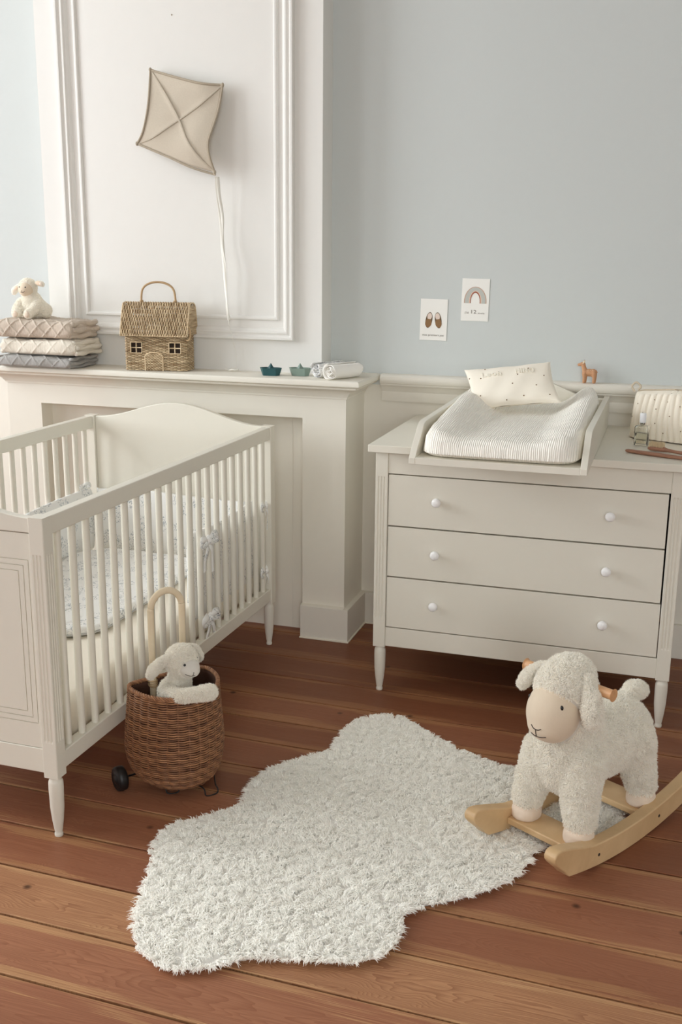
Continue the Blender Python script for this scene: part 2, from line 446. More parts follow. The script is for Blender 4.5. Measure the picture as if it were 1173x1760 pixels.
def window(n, axis, pos, a0, a1, z0, z1):
    g = G(); w = 0.06
    def b(u0, u1, q0, q1, t0=0.03, t1=0.08):
        if axis == 'x': box(pos + t0, pos + t1, u0, u1, q0, q1, g)
        else: box(u0, u1, pos + t0, pos + t1, q0, q1, g)
    b(a0, a0 + w, z0, z1); b(a1 - w, a1, z0, z1); b(a0, a1, z0, z0 + w); b(a0, a1, z1 - w, z1)
    am = (a0 + a1) / 2; b(am - 0.03, am + 0.03, z0, z1)
    for k in (1, 2): zz = z0 + (z1 - z0) * k / 3; b(a0, a1, zz - 0.015, zz + 0.015)
    struct('window_%d' % n, g, M_white, smooth=False, bevel=0.004)
window(1, 'x', RX0 - 0.15, 1.1, 2.8, WZ0, WZ1)
window(2, 'x', RX0 - 0.15, -1.25, 0.25, WZ0, WZ1)  # unseen window, added to hold the near fill light
window(3, 'y', RY0 - 0.15, -2.55, -0.65, WZ0, WZ1)  # unseen window, added for rear fill and left without a lamp
window(4, 'y', RY0 - 0.15, 0.45, 2.35, WZ0, WZ1)  # unseen window, added to hold the rear fill light

# chimney breast, upper part
BX0, BX1 = -2.394, -1.2446
struct('wall_chimney_breast', box(BX0, BX1, BY, WY + 0.01, 0.96, CZ), M_white, smooth=False)

def frame_moulding(x0, x1, z0, z1, ybase, prof, g=None):
    """mitred picture-frame moulding; prof = (inward, outward) outline"""
    g = g or G(); P = np.zeros((4, len(prof), 3))
    for j, (u, v) in enumerate(prof):
        P[0, j] = (x0 + u, ybase - v, z0 + u); P[1, j] = (x1 - u, ybase - v, z0 + u)
        P[2, j] = (x1 - u, ybase - v, z1 - u); P[3, j] = (x0 + u, ybase - v, z1 - u)
    return grid(P, g, cu=True, flip=True)
outer = [(0, 0), (0, 0.018), (0.003, 0.022), (0.010, 0.022), (0.013, 0.017), (0.017, 0.013), (0.022, 0.0145), (0.026, 0.018), (0.031, 0.018), (0.035, 0.012), (0.041, 0.009), (0.046, 0.0)]
inner = [(0, 0), (0.001, 0.006), (0.005, 0.009), (0.011, 0.009), (0.015, 0.005), (0.017, 0)]
struct('trim_1', frame_moulding(-2.296, -1.350, 1.118, 3.40, BY, outer), M_white, smooth=False)
struct('trim_2', frame_moulding(-2.296 + 0.068, -1.350 - 0.063, 1.118 + 0.072, 3.40 - 0.068, BY, inner), M_white, smooth=False)

# fireplace surround below the shelf: two piers and a header around a shallow recess
SX0, SX1 = -2.53, -1.1095; PX0, PX1 = -2.3789, -1.2766; RZ = 0.8488
g = G()
box(SX0, PX0, MY, WY, 0, RZ, g); box(PX1, SX1, MY, WY, 0, RZ, g); box(SX0, SX1, MY, WY, RZ, 0.965, g)
box(PX0 - 0.005, PX1 + 0.005, 3.690, 3.72, 0.0, RZ + 0.005, g)
struct('wall_fireplace_surround', g, M_mant, smooth=False)
# thin upright joints in the recess board
g = G(); box(-1.345, -1.3425, 3.6885, 3.692, 0.002, RZ, g); struct('trim_3', g, M_cream, smooth=False)
g = G(); b = 0.0214
box(PX1 - 0.002, SX1 + b, MY - b, MY, 0, 0.129, g); box(SX1, SX1 + b, MY, WY, 0, 0.129, g)
prism([(MY - b, 0.129), (MY - b + 0.002, 0.131), (MY, 0.134), (MY, 0.129)], PX1 - 0.002, SX1 + 0.004, g, 'x')
struct('baseboard_pier', g, M_cream, smooth=False, bevel=0.002)
g = G(); box(SX0 - b, PX0 + 0.002, MY - b, MY, 0, 0.129, g); struct('baseboard_left', g, M_cream, smooth=False, bevel=0.002)
g = G(); box(SX1 + b, RX1, WY - b, WY, 0, 0.129, g); struct('baseboard_back', g, M_cream, smooth=False, bevel=0.002)
g = G(); box(PX1 - 0.004, SX1 + b + 0.005, MY - b - 0.006, MY - b + 0.002, 0, 0.005, g); box(SX1 + b - 0.001, SX1 + b + 0.005, MY - b, WY - b, 0, 0.005, g); box(SX1 + b, -0.5, WY - b - 0.005, WY - b + 0.001, 0, 0.004, g)
struct('trim_4', g, M_caulk, smooth=False, bevel=0.001)

# mantel shelf with its cove moulding returned along the right end
def mantel():
    g = G()
    prof = [(0.0, 0.925), (0.004, 0.925), (0.006, 0.932), (0.010, 0.936), (0.014, 0.944), (0.024, 0.953), (0.036, 0.960), (0.046, 0.963), (0.050, 0.966), (0.052, 0.972), (0.060, 0.974),
            (0.0655, 0.978), (0.0668, 0.985), (0.0655, 0.992), (0.060, 0.9968), (0.052, MZ)]
    path = [(SX0, WY, -1, 0), (SX0, MY, -1, -1), (SX1, MY, 1, -1), (SX1, WY, 1, 0)]
    P = np.array([[(x + o * sx, y + o * sy, z) for o, z in prof] for x, y, sx, sy in path])
    grid(P, g, flip=True)
    o = 0.052
    g.add([(SX0 - o, MY - o, MZ), (SX1 + o, MY - o, MZ), (SX1 + o, WY, MZ), (SX0 - o, WY, MZ)], [(0, 1, 2, 3)])
    me = struct('trim_5', g, M_mant, smooth=True)
    me.data.set_sharp_from_angle(angle=0.5)
mantel()

# chair rail along the back wall
prof = [(0.0, 0.895), (0.010, 0.895), (0.012, 0.900), (0.012, 0.932), (0.016, 0.938), (0.022, 0.948), (0.030, 0.956), (0.034, 0.958), (0.036, 0.964), (0.040, 0.966), (0.045, 0.974), (0.0463, 0.983), (0.044, 0.991), (0.038, 0.9965), (0.03, 0.9985), (0.0, 0.9995)]
g = G(); P = np.array([[(x, WY - o, z) for o, z in prof] for x in (-1.037, RX1)]); grid(P, g, flip=True)
g.add([(-1.037, WY - o, z) for o, z in prof], [tuple(range(len(prof)))])
o = struct('trim_6', g, M_cream, smooth=True); o.data.set_sharp_from_angle(angle=0.5)
# moulding base board panel line under the rail

# ------------------------------------------------------------------ shared furniture pieces
def turned_leg(top, r, parent, x, y, mat=None):
    """slim turned foot: neck, shoulder, long taper, small toe"""
    k = r / 0.02
    prof = [(0.0105*k, 0), (0.0118*k, 0.002), (0.0118*k, 0.008), (0.0098*k, 0.011), (0.0115*k, 0.018), (0.0155*k, 0.045), (0.019*k, 0.08), (0.0203*k, top - 0.035), (0.0200*k, top - 0.018),
            (0.0185*k, top - 0.012), (0.0150*k, top - 0.008), (0.0138*k, top - 0.004), (0.0150*k, top)]
    o = obj('turned_foot', lathe(prof, 28, (x, y, 0)), mat or M_lacq, parent); o.data.set_sharp_from_angle(angle=0.9); return o
def reeded_post(x0, x1, y0, y1, z0, z1, ga, gb, faces):
    """square post whose faces carry three flutes between the heights ga and gb"""
    w = x1 - x0
    def ring(gr):
        pts = []
        cs = [((x0, y0), (x1, y0), 'S'), ((x1, y0), (x1, y1), 'E'), ((x1, y1), (x0, y1), 'N'), ((x0, y1), (x0, y0), 'W')]
        for (ax, ay), (bx, by), nm in cs:
            dx, dy = bx - ax, by - ay; L = math.hypot(dx, dy); ux, uy = dx / L, dy / L; nx, ny = uy, -ux
            b = 0.0018; pts.append((ax + ux * b, ay + uy * b))
            for c in (0.27, 0.5, 0.73):
                for q, dep in ((-0.075, 0), (-0.04, 0.0022), (0.04, 0.0022), (0.075, 0)):
                    dd = dep if (gr and nm in faces) else 0
                    pts.append((ax + ux * L * (c + q) - nx * dd, ay + uy * L * (c + q) - ny * dd))
            pts.append((bx - ux * b, by - uy * b))
        return pts
    Z = [(z0, 0), (ga, 0), (ga + 0.006, 1), (gb - 0.006, 1), (gb, 0), (z1, 0)]
    P = np.array([[(px, py, z) for px, py in ring(gr)] for z, gr in Z])
    g = G(); base = g.n; grid(P, g, cv=True, flip=True); n = P.shape[1]
    g.F.append((base + np.arange(n)[::-1])[None]); g.Mi.append(np.array([0]))
    g.F.append((base + (len(Z) - 1) * n + np.arange(n))[None]); g.Mi.append(np.array([0]))
    return g

# ------------------------------------------------------------------ cot
LX0, LX1, LY0, LY1 = -2.1252, -1.365, 2.0476, 3.506
PT = 0.0403; ZT, ZB = 0.8344, 0.1675
cot = thing('cot', 'cream wooden cot with slatted sides and arched ends standing before the fireplace', 'cot', (LX1, LY0, 0), -0.0144)
def lc(g_):       # world-like numbers to the cot's own frame
    g_.V = [v - np.array([LX1, LY0, 0]) for v in g_.V]; return g_
for (x0, x1) in ((LX0, LX0 + PT), (LX1 - PT, LX1)):
    for (y0, y1) in ((LY0, LY0 + PT), (LY1 - PT, LY1)):
        fc = 'S' if y0 < 3 else 'N'
        fc += 'E' if x1 > -1.5 else 'W'
        pg = reeded_post(x0, x1, y0, y1, ZB, ZT, 0.262 if y0 < 3 else 0.262, 0.745, fc if y0 < 3 else '')
        po = obj('post', lc(pg), M_lacq, cot, smooth=False)
        turned_leg(ZB, 0.0185, po, (x0 + x1) / 2 - LX1, (y0 + y1) / 2 - LY0)
def arch_z(x):
    t = abs(x + 1.7451) / 0.34
    return 0.832 + 0.066 * (0.5 + 0.5 * math.cos(PI * min(t, 1)))
for nm, y0, y1 in (('footboard', LY0 + 0.007, LY0 + 0.029), ('headboard', LY1 - 0.031, LY1 - 0.009)):
    xs = np.linspace(LX0 + PT, LX1 - PT, 49)
    top = [(x, arch_z(x)) for x in xs]
    if nm == 'headboard':
        g = prism([(xs[0], 0.241)] + [(xs[-1], 0.241)] + top[::-1], y0, y1)
        pn = obj('headboard', lc(g), M_lacq, cot, smooth=False, bevel=0.003, fixn=True)
    else:
        g = prism([(xs[0], 0.794)] + [(xs[-1], 0.794)] + top[::-1], y0, y1)
        pn = obj('footboard', lc(g), M_lacq, cot, smooth=False, bevel=0.003, fixn=True)
        # panel with three routed rectangles, built as nested rings with narrow grooves between them
        g = G(); a0, a1, c0, c1 = xs[0], xs[-1], 0.2425, 0.7925; d = 0.0022
        ins = [0.0, 0.0095, 0.0245, 0.0395]
        rects = [(a0, a1, c0, c1)] + [(a0 + 0.0104 + i, a1 - 0.0104 - i, c0 + 0.064 + i, c1 - 0.064 - i) for i in (0, 0.0145, 0.029)]
        for (p, q) in zip(rects[:-1], rects[1:]):
            o_ = d if p is not rects[0] else 0
            X0, X1, Z0, Z1 = p[0] + o_, p[1] - o_, p[2] + o_, p[3] - o_
            box(X0, X1, y0 + .002, y1, Z0, q[2], g); box(X0, X1, y0 + .002, y1, q[3], Z1, g); box(X0, q[0], y0 + .002, y1, q[2], q[3], g); box(q[1], X1, y0 + .002, y1, q[2], q[3], g)
        q = rects[-1]; box(q[0] + d, q[1] - d, y0 + .002, y1, q[2] + d, q[3] - d, g)
        box(a0, a1, y0 + 0.0055, y1 - 0.002, c0 + 0.01, c1 - 0.01, g)
        obj('panel', lc(g), M_lacq, pn, smooth=False)
    g = box(xs[0], xs[-1], y0, y1, 0.176, 0.241)
    obj('bottom_rail', lc(g), M_lacq, pn, smooth=False, bevel=0.002)
slat0 = None
def slat_g(x0, x1, yc, z0, z1):
    w = 0.0092; t = (x1 - x0) / 2; xc = (x0 + x1) / 2; a = np.arange(12) / 12 * 2 * PI
    sh = np.stack([xc + np.sign(np.cos(a)) * np.abs(np.cos(a)) ** 0.75 * t, yc + np.sign(np.sin(a)) * np.abs(np.sin(a)) ** 0.75 * w], 1)
    P = np.array([[(p[0], p[1], z) for p in sh] for z in (z0, z1)]); return grid(P, cv=True, flip=True)
for side, (x0, x1) in (('r', (LX1 - 0.031, LX1 - 0.007)), ('l', (LX0 + 0.007, LX0 + 0.031))):
    obj('top_rail', lc(box(x0 - .003, x1 + .003, LY0 + PT, LY1 - PT, 0.7865, 0.832)), M_lacq, cot, smooth=False, bevel=0.003)
    obj('side_rail', lc(box(x0 - .003, x1 + .003, LY0 + PT, LY1 - PT, 0.1797, 0.2267)), M_lacq, cot, smooth=False, bevel=0.003)
    for k in range(21):
        yc = 2.131 + 0.0648 * k
        if slat0 is None:
            slat0 = obj('slat', lc(slat_g(x0 + 0.003, x1 - 0.003, 0.0 + LY0, 0.222, 0.790)), M_lacq, cot)
            xr = x0; s = slat0
        else:
            s = slat0.copy(); C.objects.link(s)
        s.location = (x0 - xr, yc - LY0, 0)
g = G()
for k in range(14): box(LX0 + 0.05, LX1 - 0.05, LY0 + 0.08 + k * 0.099, LY0 + 0.14 + k * 0.099, 0.186, 0.198, g)
box(LX0 + 0.034, LX0 + 0.06, LY0 + 0.045, LY1 - 0.045, 0.170, 0.187, g); box(LX1 - 0.06, LX1 - 0.034, LY0 + 0.045, LY1 - 0.045, 0.170, 0.187, g)
obj('bed_base', lc(g), M_lacq, cot, smooth=False)

# ------------------------------------------------------------------ cot textiles
M_sheet = plain('cream_cotton_sheet', srgb(244, 237, 223), 0.85, 60, 0.15, 0.02, spec=0.2, sheen=0.2, bdist=0.003)
def print_mat():
    t = NT('white_cotton_with_blue_grey_sprigs'); v = t.coord('Object')
    nz = t.n('ShaderNodeTexNoise'); nz.inputs['Scale'].default_value = 14; nz.inputs['Detail'].default_value = 2; t.l(v, nz.inputs['Vector'])
    add = t.n('ShaderNodeVectorMath', operation='MULTIPLY_ADD'); t.l(nz.outputs['Color'], add.inputs[0]); add.inputs[1].default_value = (0.05, 0.05, 0.05); t.l(v, add.inputs[2])
    masks = []
    for sc, th, st in ((75, 0.17, (1, 2.6, 1.0)), (60, 0.16, (2.4, 1, 1.4)), (90, 0.14, (1, 1, 2.8))):
        mp = t.n('ShaderNodeMapping'); mp.inputs['Scale'].default_value = st; mp.inputs['Rotation'].default_value = (st[0], st[1], st[2]); t.l(add.outputs[0], mp.inputs[0])
        vo = t.n('ShaderNodeTexVoronoi'); vo.inputs['Scale'].default_value = sc; t.l(mp.outputs[0], vo.inputs['Vector'])
        masks.append(t.math('LESS_THAN', vo.outputs['Distance'], th + 0.06))
    clus = t.n('ShaderNodeTexVoronoi'); clus.inputs['Scale'].default_value = 17; t.l(v, clus.inputs['Vector'])
    near = t.math('LESS_THAN', clus.outputs['Distance'], 0.50)
    m = t.math('MULTIPLY', t.math('MAXIMUM', t.math('MAXIMUM', masks[0], masks[1]), masks[2]), near)
    stem = t.n('ShaderNodeTexNoise'); stem.inputs['Scale'].default_value = 38; stem.inputs['Detail'].default_value = 1; t.l(v, stem.inputs['Vector'])
    ln = t.math('MULTIPLY', t.math('LESS_THAN', t.math('ABSOLUTE', t.math('SUBTRACT', stem.outputs[0], 0.5)), 0.012), near)
    m = t.math('MINIMUM', t.math('ADD', m, t.math('MULTIPLY', ln, 0.8)), 1.0)
    hue = t.noise(v, 9, 1); ink = t.mixc(hue, srgb(120, 132, 158), srgb(146, 156, 150))
    c = t.mixc(t.math('MULTIPLY', m, 0.72), srgb(240, 240, 238), ink)
    t.l(c, t.b.inputs['Base Color']); t.b.inputs['Roughness'].default_value = 0.85; t.b.inputs['Specular IOR Level'].default_value = 0.2
    t.bump(t.noise(v, 22, 3), 0.25, 0.004); return t.m
M_print = print_mat()

def puffy_slab(x0, x1, y0, y1, z0, z1, r, nu=60, nv=40, wob=0.0, seed=0, top_only=False):
    """soft rounded rectangular cushion as a closed superellipsoid-like skin"""
    a = np.arange(nu * 2) / (nu * 2) * 2 * PI
    P = []
    hx, hy, hz = (x1 - x0) / 2, (y1 - y0) / 2, (z1 - z0) / 2; cx, cy, cz = (x0 + x1) / 2, (y0 + y1) / 2, (z0 + z1) / 2
    # outline of a rounded rectangle
    def outline(ins):
        rr = max(r - ins, 0.002); pts = []
        for cxn, cyn, a0 in ((1, 1, 0), (-1, 1, PI / 2), (-1, -1, PI), (1, -1, 1.5 * PI)):
            for q in np.linspace(0, PI / 2, 9): pts.append((cx + cxn * (hx - ins - rr) + rr * math.cos(a0 + q), cy + cyn * (hy - ins - rr) + rr * math.sin(a0 + q)))
        pts = np.array(pts); pts = np.vstack([pts, pts[:1]]); d = np.concatenate([[0], np.cumsum(np.linalg.norm(np.diff(pts, axis=0), axis=1))])
        s = np.linspace(0, d[-1], nu * 2, endpoint=False); return np.stack([np.interp(s, d, pts[:, i]) for i in (0, 1)], 1)
    e = min(hz, 0.03)
    for th in np.linspace(-PI / 2, PI / 2, 13):
        o_ = outline(e * (1 - math.cos(th))); z = cz + (hz - e) * np.sign(th) * (1 if th else 0) + e * math.sin(th)
        P.append(np.c_[o_, np.full(len(o_), z)])
    P = np.array(P)
    for k in (0.35, 0.65, 0.85, 0.97):
        o_ = outline(e + (min(hx, hy) - e) * k); P = np.concatenate([P, np.c_[o_, np.full(len(o_), z1)][None]], 0)
    g = G(); base = g.n; grid(P, g, cv=True, flip=True)
    n = P.shape[1]; g.F.append((base + (len(P) - 1) * n + np.arange(n))[None]); g.Mi.append(np.array([0]))
    if wob:
        V = g.V[0]; V[:, 2] += wob * noise3(V, 5, seed); V[:, 0] += wob * 0.7 * noise3(V * np.array([1, 1, .3]), 12, seed + 1)
    return g
mt = thing('mattress', 'cot mattress in a cream fitted sheet lying inside the cot', 'mattress', (LX0 + 0.38, LY0 + 0.73, 0.198))
def rel(g_, c): g_.V = [v - np.array(c, float) for v in g_.V]; return g_
mc = (LX0 + 0.38, LY0 + 0.73, 0.198)
g = puffy_slab(LX0 + 0.043, LX1 - 0.041, LY0 + 0.047, LY1 - 0.047, 0.199, 0.322, 0.03, wob=0.0025, seed=4, nu=160)
V = g.V[0]; side = (V[:, 2] < 0.30) & (V[:, 2] > 0.205)
V[:, 0] += np.where(side & (V[:, 0] > -1.45), 0.0045 * np.sin(V[:, 1] * 95 + 2 * np.sin(V[:, 1] * 17)) * np.clip((0.31 - V[:, 2]) / 0.1, 0, 1), 0)
obj('fitted_sheet', rel(g, mc), M_sheet, mt)

# quilt on the mattress
qc = (-1.81, 2.955, 0.322)
quilt = thing('quilt', 'small white quilt with blue sprig print lying on the cot mattress', 'quilt', qc)
def make_quilt():
    g = puffy_slab(-2.048, -1.560, 2.54, 3.37, 0.3255, 0.356, 0.13, wob=0.0, nu=90)
    V = g.V[0]; top = V[:, 2] > 0.34
    V[:, 2] += np.where(top, 0.006 * noise3(V, 4, 9) + 0.003 * noise3(V, 14, 3), 0)
    return g
qg = make_quilt()
obj('cover', rel(qg, qc), M_print, quilt)
M_pipe = plain('grey_piping', srgb(190, 190, 188), 0.8)
a = []
for cxn, cyn, a0 in ((1, 1, 0), (-1, 1, PI / 2), (-1, -1, PI), (1, -1, 1.5 * PI)):
    for q in np.linspace(0, PI / 2, 10): a.append((-1.810 + cxn * (0.251 - 0.13) + 0.13 * math.cos(a0 + q), 2.955 + cyn * (0.416 - 0.13) + 0.13 * math.sin(a0 + q), 0.334))
obj('piping', rel(sweep(np.array(a), 0.0026, 6, closed=True), qc), M_pipe, quilt)

# padded bumper running along the left side, the headboard and half of the right side, tied with bows
bc = (-1.745, 3.44, 0.31)
bump_t = thing('cot_bumper', 'padded white cot bumper with blue sprig print tied inside the head end of the cot', 'bumper', bc)
def bumper_seg(p0, p1, z0, z1, th, seed, nrm):
    """one padded section between two plan points; nrm points into the cot"""
    p0, p1 = np.array(p0, float), np.array(p1, float); L = np.linalg.norm(p1 - p0); nu = max(10, int(L / 0.02)); nv = 15
    nrm = np.array(nrm, float); a = np.linspace(0, 2 * PI, 33)[:-1]
    P = np.zeros((nu, 32, 3)); us = np.linspace(0, 1, nu)
    for i, u in enumerate(us):
        q = p0 + (p1 - p0) * u; e = min(u, 1 - u) * L; f = min(1, (e / 0.02)) ** 0.5 if e < 0.02 else 1; f = max(f, 0.15)
        puff = th * f * (0.9 + 0.15 * math.sin(u * L * 22 + seed)); sag = 0.006 * math.sin(u * L * 9 + seed * 2)
        c_, s_ = np.cos(a), np.sin(a)
        h = (z1 - z0) / 2
        zz = (z0 + z1) / 2 + sag * (s_ > 0) + h * np.sign(s_) * np.abs(s_) ** 0.45
        off = puff / 2 * (1 + np.sign(c_) * np.abs(c_) ** 0.7)
        P[i, :, 0] = q[0] + nrm[0] * off; P[i, :, 1] = q[1] + nrm[1] * off; P[i, :, 2] = zz
    g = grid(P, cv=True)
    n = 32; b_ = 0
    g.F.append(np.arange(n)[::-1][None]); g.Mi.append(np.array([0])); g.F.append((np.arange(n) + (nu - 1) * n)[None]); g.Mi.append(np.array([0]))
    V = g.V[0]; V[:, :2] += 0.0015 * noise3(V, 18, int(seed))[:, None]
    return g
BZ0, BZ1 = 0.285, 0.560
xi, xo = LX1 - 0.036, LX0 + 0.036
for nm, p0, p1, z0, z1, nr, sd in (('side_pad', (xi, 2.925), (xi, 3.458), 0.262, BZ1, (-1, 0), 1), ('head_pad', (xi - 0.03, 3.470), (xo + 0.03, 3.470), 0.322, BZ1, (0, -1), 2), ('side_pad', (xo, 3.458), (xo, 2.16), 0.322, BZ1, (1, 0), 3)):
    obj(nm, rel(bumper_seg(p0, p1, z0, z1, 0.034, sd, nr), bc), M_print, bump_t, fixn=True)
def bow(parent, c, n, t, s=1.0, dz=0.0, seed=0, org=(0, 0, 0), mat=None):
    """ribbon bow: knot, two loops, two tails; n outward, t along"""
    n, t = np.array(n, float), np.array(t, float); z = np.array([0, 0, 1.0]); c = np.array(c, float) - np.array(org); g = G()
    r = random.Random(seed)
    for sg in (-1, 1):
        lp = [c, c + t*sg*.018*s + z*.010*s + n*.010, c + t*sg*.036*s + z*(.012 - .006*r.random())*s + n*.012, c + t*sg*.040*s - z*.004*s + n*.010, c + t*sg*.020*s - z*.005*s + n*.006, c + n*.004]
        P = catmull(lp, 5); sweep(P, N=n + 0.6 * z, ru=0.0012, rv=0.0085 * s, sides=6, g=g)
        tl = [c, c + t*sg*.010*s - z*.018*s + n*.010, c + t*sg*(.016 + .006*r.random())*s - z*.042*s + n*.007, c + t*sg*(.014 + .01*r.random())*s - z*(.060 + .02*r.random())*s + n*.006]
        sweep(catmull(tl, 5), N=n, ru=0.0010, rv=0.008 * s, sides=6, g=g)
    ellipsoid(c + n*.006, (.008*s, .008*s, .008*s), g=g)
    return obj('tie', g, mat or M_print, parent)
bow(bump_t, (LX1 - 0.002, 2.955, 0.545), (1, 0, 0), (0, 1, 0), 1.45, seed=1, org=bc)
bow(bump_t, (LX1 - 0.002, 2.955, 0.285), (1, 0, 0), (0, 1, 0), 1.45, seed=2, org=bc)
bow(bump_t, (LX1 - 0.002, 3.452, 0.545), (1, 0, 0), (0, 1, 0), 1.2, seed=3, org=bc)
bow(bump_t, (LX1 - 0.002, 3.452, 0.300), (1, 0, 0), (0, 1, 0), 1.35, seed=4, org=bc)
bow(bump_t, (LX0 + 0.045, 3.40, 0.575), (1, 0, 0), (0, 1, 0), 0.85, seed=5, org=bc)

# ------------------------------------------------------------------ chest of drawers
DX0, DX1, DY0 = -0.8777, 0.0742, 3.1917; DQ = 0.0412; DYB = 3.800
dc = (DX0, DY0, 0)
dr = thing('chest_of_drawers', 'wide cream chest of three drawers with white knobs against the blue grey wall', 'chest of drawers', dc)
for (x0, x1) in ((DX0, DX0 + DQ), (DX1 - DQ, DX1)):
    for (y0, y1) in ((DY0, DY0 + DQ), (DYB - DQ, DYB)):
        pg = reeded_post(x0, x1, y0, y1, 0.1623, 0.8242, 0.262, 0.745, 'SEW' if y0 < 3.5 else '')
        po = obj('post', rel(pg, dc), M_lacq, dr, smooth=False)
        turned_leg(0.1623, 0.0190, po, (x0 + x1) / 2 - dc[0], (y0 + y1) / 2 - dc[1])
obj('top_board', rel(box(DX0 - 0.0215, DX1 + 0.0215, DY0 - 0.0215, WY - 0.003, 0.8242, 0.8485), dc), M_lacq, dr, smooth=False, bevel=0.0025)
a0, a1 = DX0 + DQ, DX1 - DQ
g = G(); box(DX0 + 0.010, DX0 + 0.028, DY0 + DQ, DYB - DQ, 0.166, 0.8242, g); box(DX1 - 0.028, DX1 - 0.010, DY0 + DQ, DYB - DQ, 0.166, 0.8242, g); box(a0, a1, DYB - 0.03, DYB - 0.02, 0.166, 0.8242, g); box(a0, a1, DY0 + 0.03, DYB - 0.03, 0.18, 0.195, g)
obj('side_panels', rel(g, dc), M_lacq, dr, smooth=False)
g = box(a0, a1, DY0 + 0.004, DY0 + 0.024, 0.7545, 0.8242); obj('apron', rel(g, dc), M_lacq, dr, smooth=False, bevel=0.001)
g = box(a0, a1, DY0 + 0.004, DY0 + 0.024, 0.1659, 0.2318); obj('bottom_rail', rel(g, dc), M_lacq, dr, smooth=False, bevel=0.0015)
M_knob = plain('white_knob', srgb(246, 246, 246), 0.3, 20)
knob_prof = [(0.0075, 0), (0.0072, 0.006), (0.0085, 0.010), (0.0135, 0.014), (0.0152, 0.020), (0.0142, 0.0255), (0.010, 0.029), (0.004, 0.0305), (0.0, 0.0307)]
for k, (z0, z1) in enumerate(((0.5825, 0.7517), (0.4105, 0.5795), (0.2345, 0.4075))):
    g = box(a0 + 0.0022, a1 - 0.003 - (0.002 if k < 2 else 0.0), DY0 + 0.003, DY0 + 0.022, z0 + 0.0008, z1 - 0.0008)
    dw = obj('drawer', rel(g, dc), M_lacq, dr, smooth=False, bevel=0.0015)
    for kx in (-0.673, -0.137):
        zc = (0.674, 0.5, 0.327)[k]
        gk = lathe(knob_prof, 24)
        V = gk.V[0]; gk.V[0] = np.stack([V[:, 0], -V[:, 2], V[:, 1]], 1)
        obj('knob', rel(gk, (0, 0, 0)), M_knob, dw, loc=(kx - dc[0], DY0 + 0.003 - dc[1], zc))
g = box(a0 + 0.01, a1 - 0.01, DY0 + 0.022, DY0 + 0.028, 0.20, 0.80); obj('drawer_backing', rel(g, dc), M_dark, dr, smooth=False)  # near-black sheet behind the drawer fronts, darkens the gaps between them

# ------------------------------------------------------------------ changing tray standing on it
TX0, TX1, TY0, TY1 = -0.700, -0.195, 2.902, 3.800; TZ = 0.8495
tc_ = (-0.4475, 3.3, TZ)
tray = thing('changing_tray', 'cream wooden changing tray with raised sides overhanging the front of the chest', 'changing tray', tc_)
obj('base_board', rel(box(TX0 + .019, TX1 - .019, TY0 + .0004, TY1, TZ, TZ + 0.020), tc_), M_lacq, tray, smooth=False, bevel=0.001)
sp = [(TY0, TZ + 0.0005), (TY1, TZ + 0.0005), (TY1, 0.958), (3.045, 0.958), (3.022, 0.955), (3.003, 0.948), (2.990, 0.937)]
sp += [(TY0 + 0.030, 0.895), (TY0 + 0.012, 0.878), (TY0, TZ + 0.0185)]
for x0, x1 in ((TX0, TX0 + 0.019), (TX1 - 0.019, TX1)):
    obj('side_board', rel(prism(sp, x0, x1, axis='x'), tc_), M_lacq, tray, smooth=False, bevel=0.0015, fixn=True)
xs = np.linspace(TX0 + 0.019, TX1 - 0.019, 31)
bk = [(xs[0], TZ + 0.02), (xs[-1], TZ + 0.02)] + [(x, 0.950 + 0.055 * (0.5 + 0.5 * math.cos(PI * min(abs(x + 0.4475) / 0.2, 1)))) for x in xs[::-1]]
obj('back_board', rel(prism(bk, TY1 - 0.019, TY1), tc_), M_lacq, tray, smooth=False, bevel=0.0015, fixn=True)

# changing pad in a crinkled muslin cover
def muslin_mat():
    t = NT('crinkled_ivory_muslin'); v = t.coord('Object')
    w = t.n('ShaderNodeTexWave', wave_type='BANDS', bands_direction='X'); w.inputs['Scale'].default_value = 55; w.inputs['Distortion'].default_value = 5.0; w.inputs['Detail'].default_value = 2.5; w.inputs['Detail Scale'].default_value = 0.8
    mp = t.n('ShaderNodeMapping'); mp.inputs['Scale'].default_value = (1, 0.35, 0.35); t.l(v, mp.inputs[0]); t.l(mp.outputs[0], w.inputs['Vector'])
    c = t.mixc(t.noise(v, 20, 3), srgb(249, 245, 235), srgb(252, 249, 241)); t.l(c, t.b.inputs['Base Color'])
    t.b.inputs['Roughness'].default_value = 0.9; t.b.inputs['Specular IOR Level'].default_value = 0.15; t.b.inputs['Sheen Weight'].default_value = 0.15
    t.bump(w.outputs[0], 0.6, 0.0026); return t.m
M_muslin = muslin_mat()
pc = (-0.4475, 3.35, 0.872)
pad = thing('changing_pad', 'ivory crinkled muslin changing pad with raised sides lying in the tray', 'changing pad', pc)
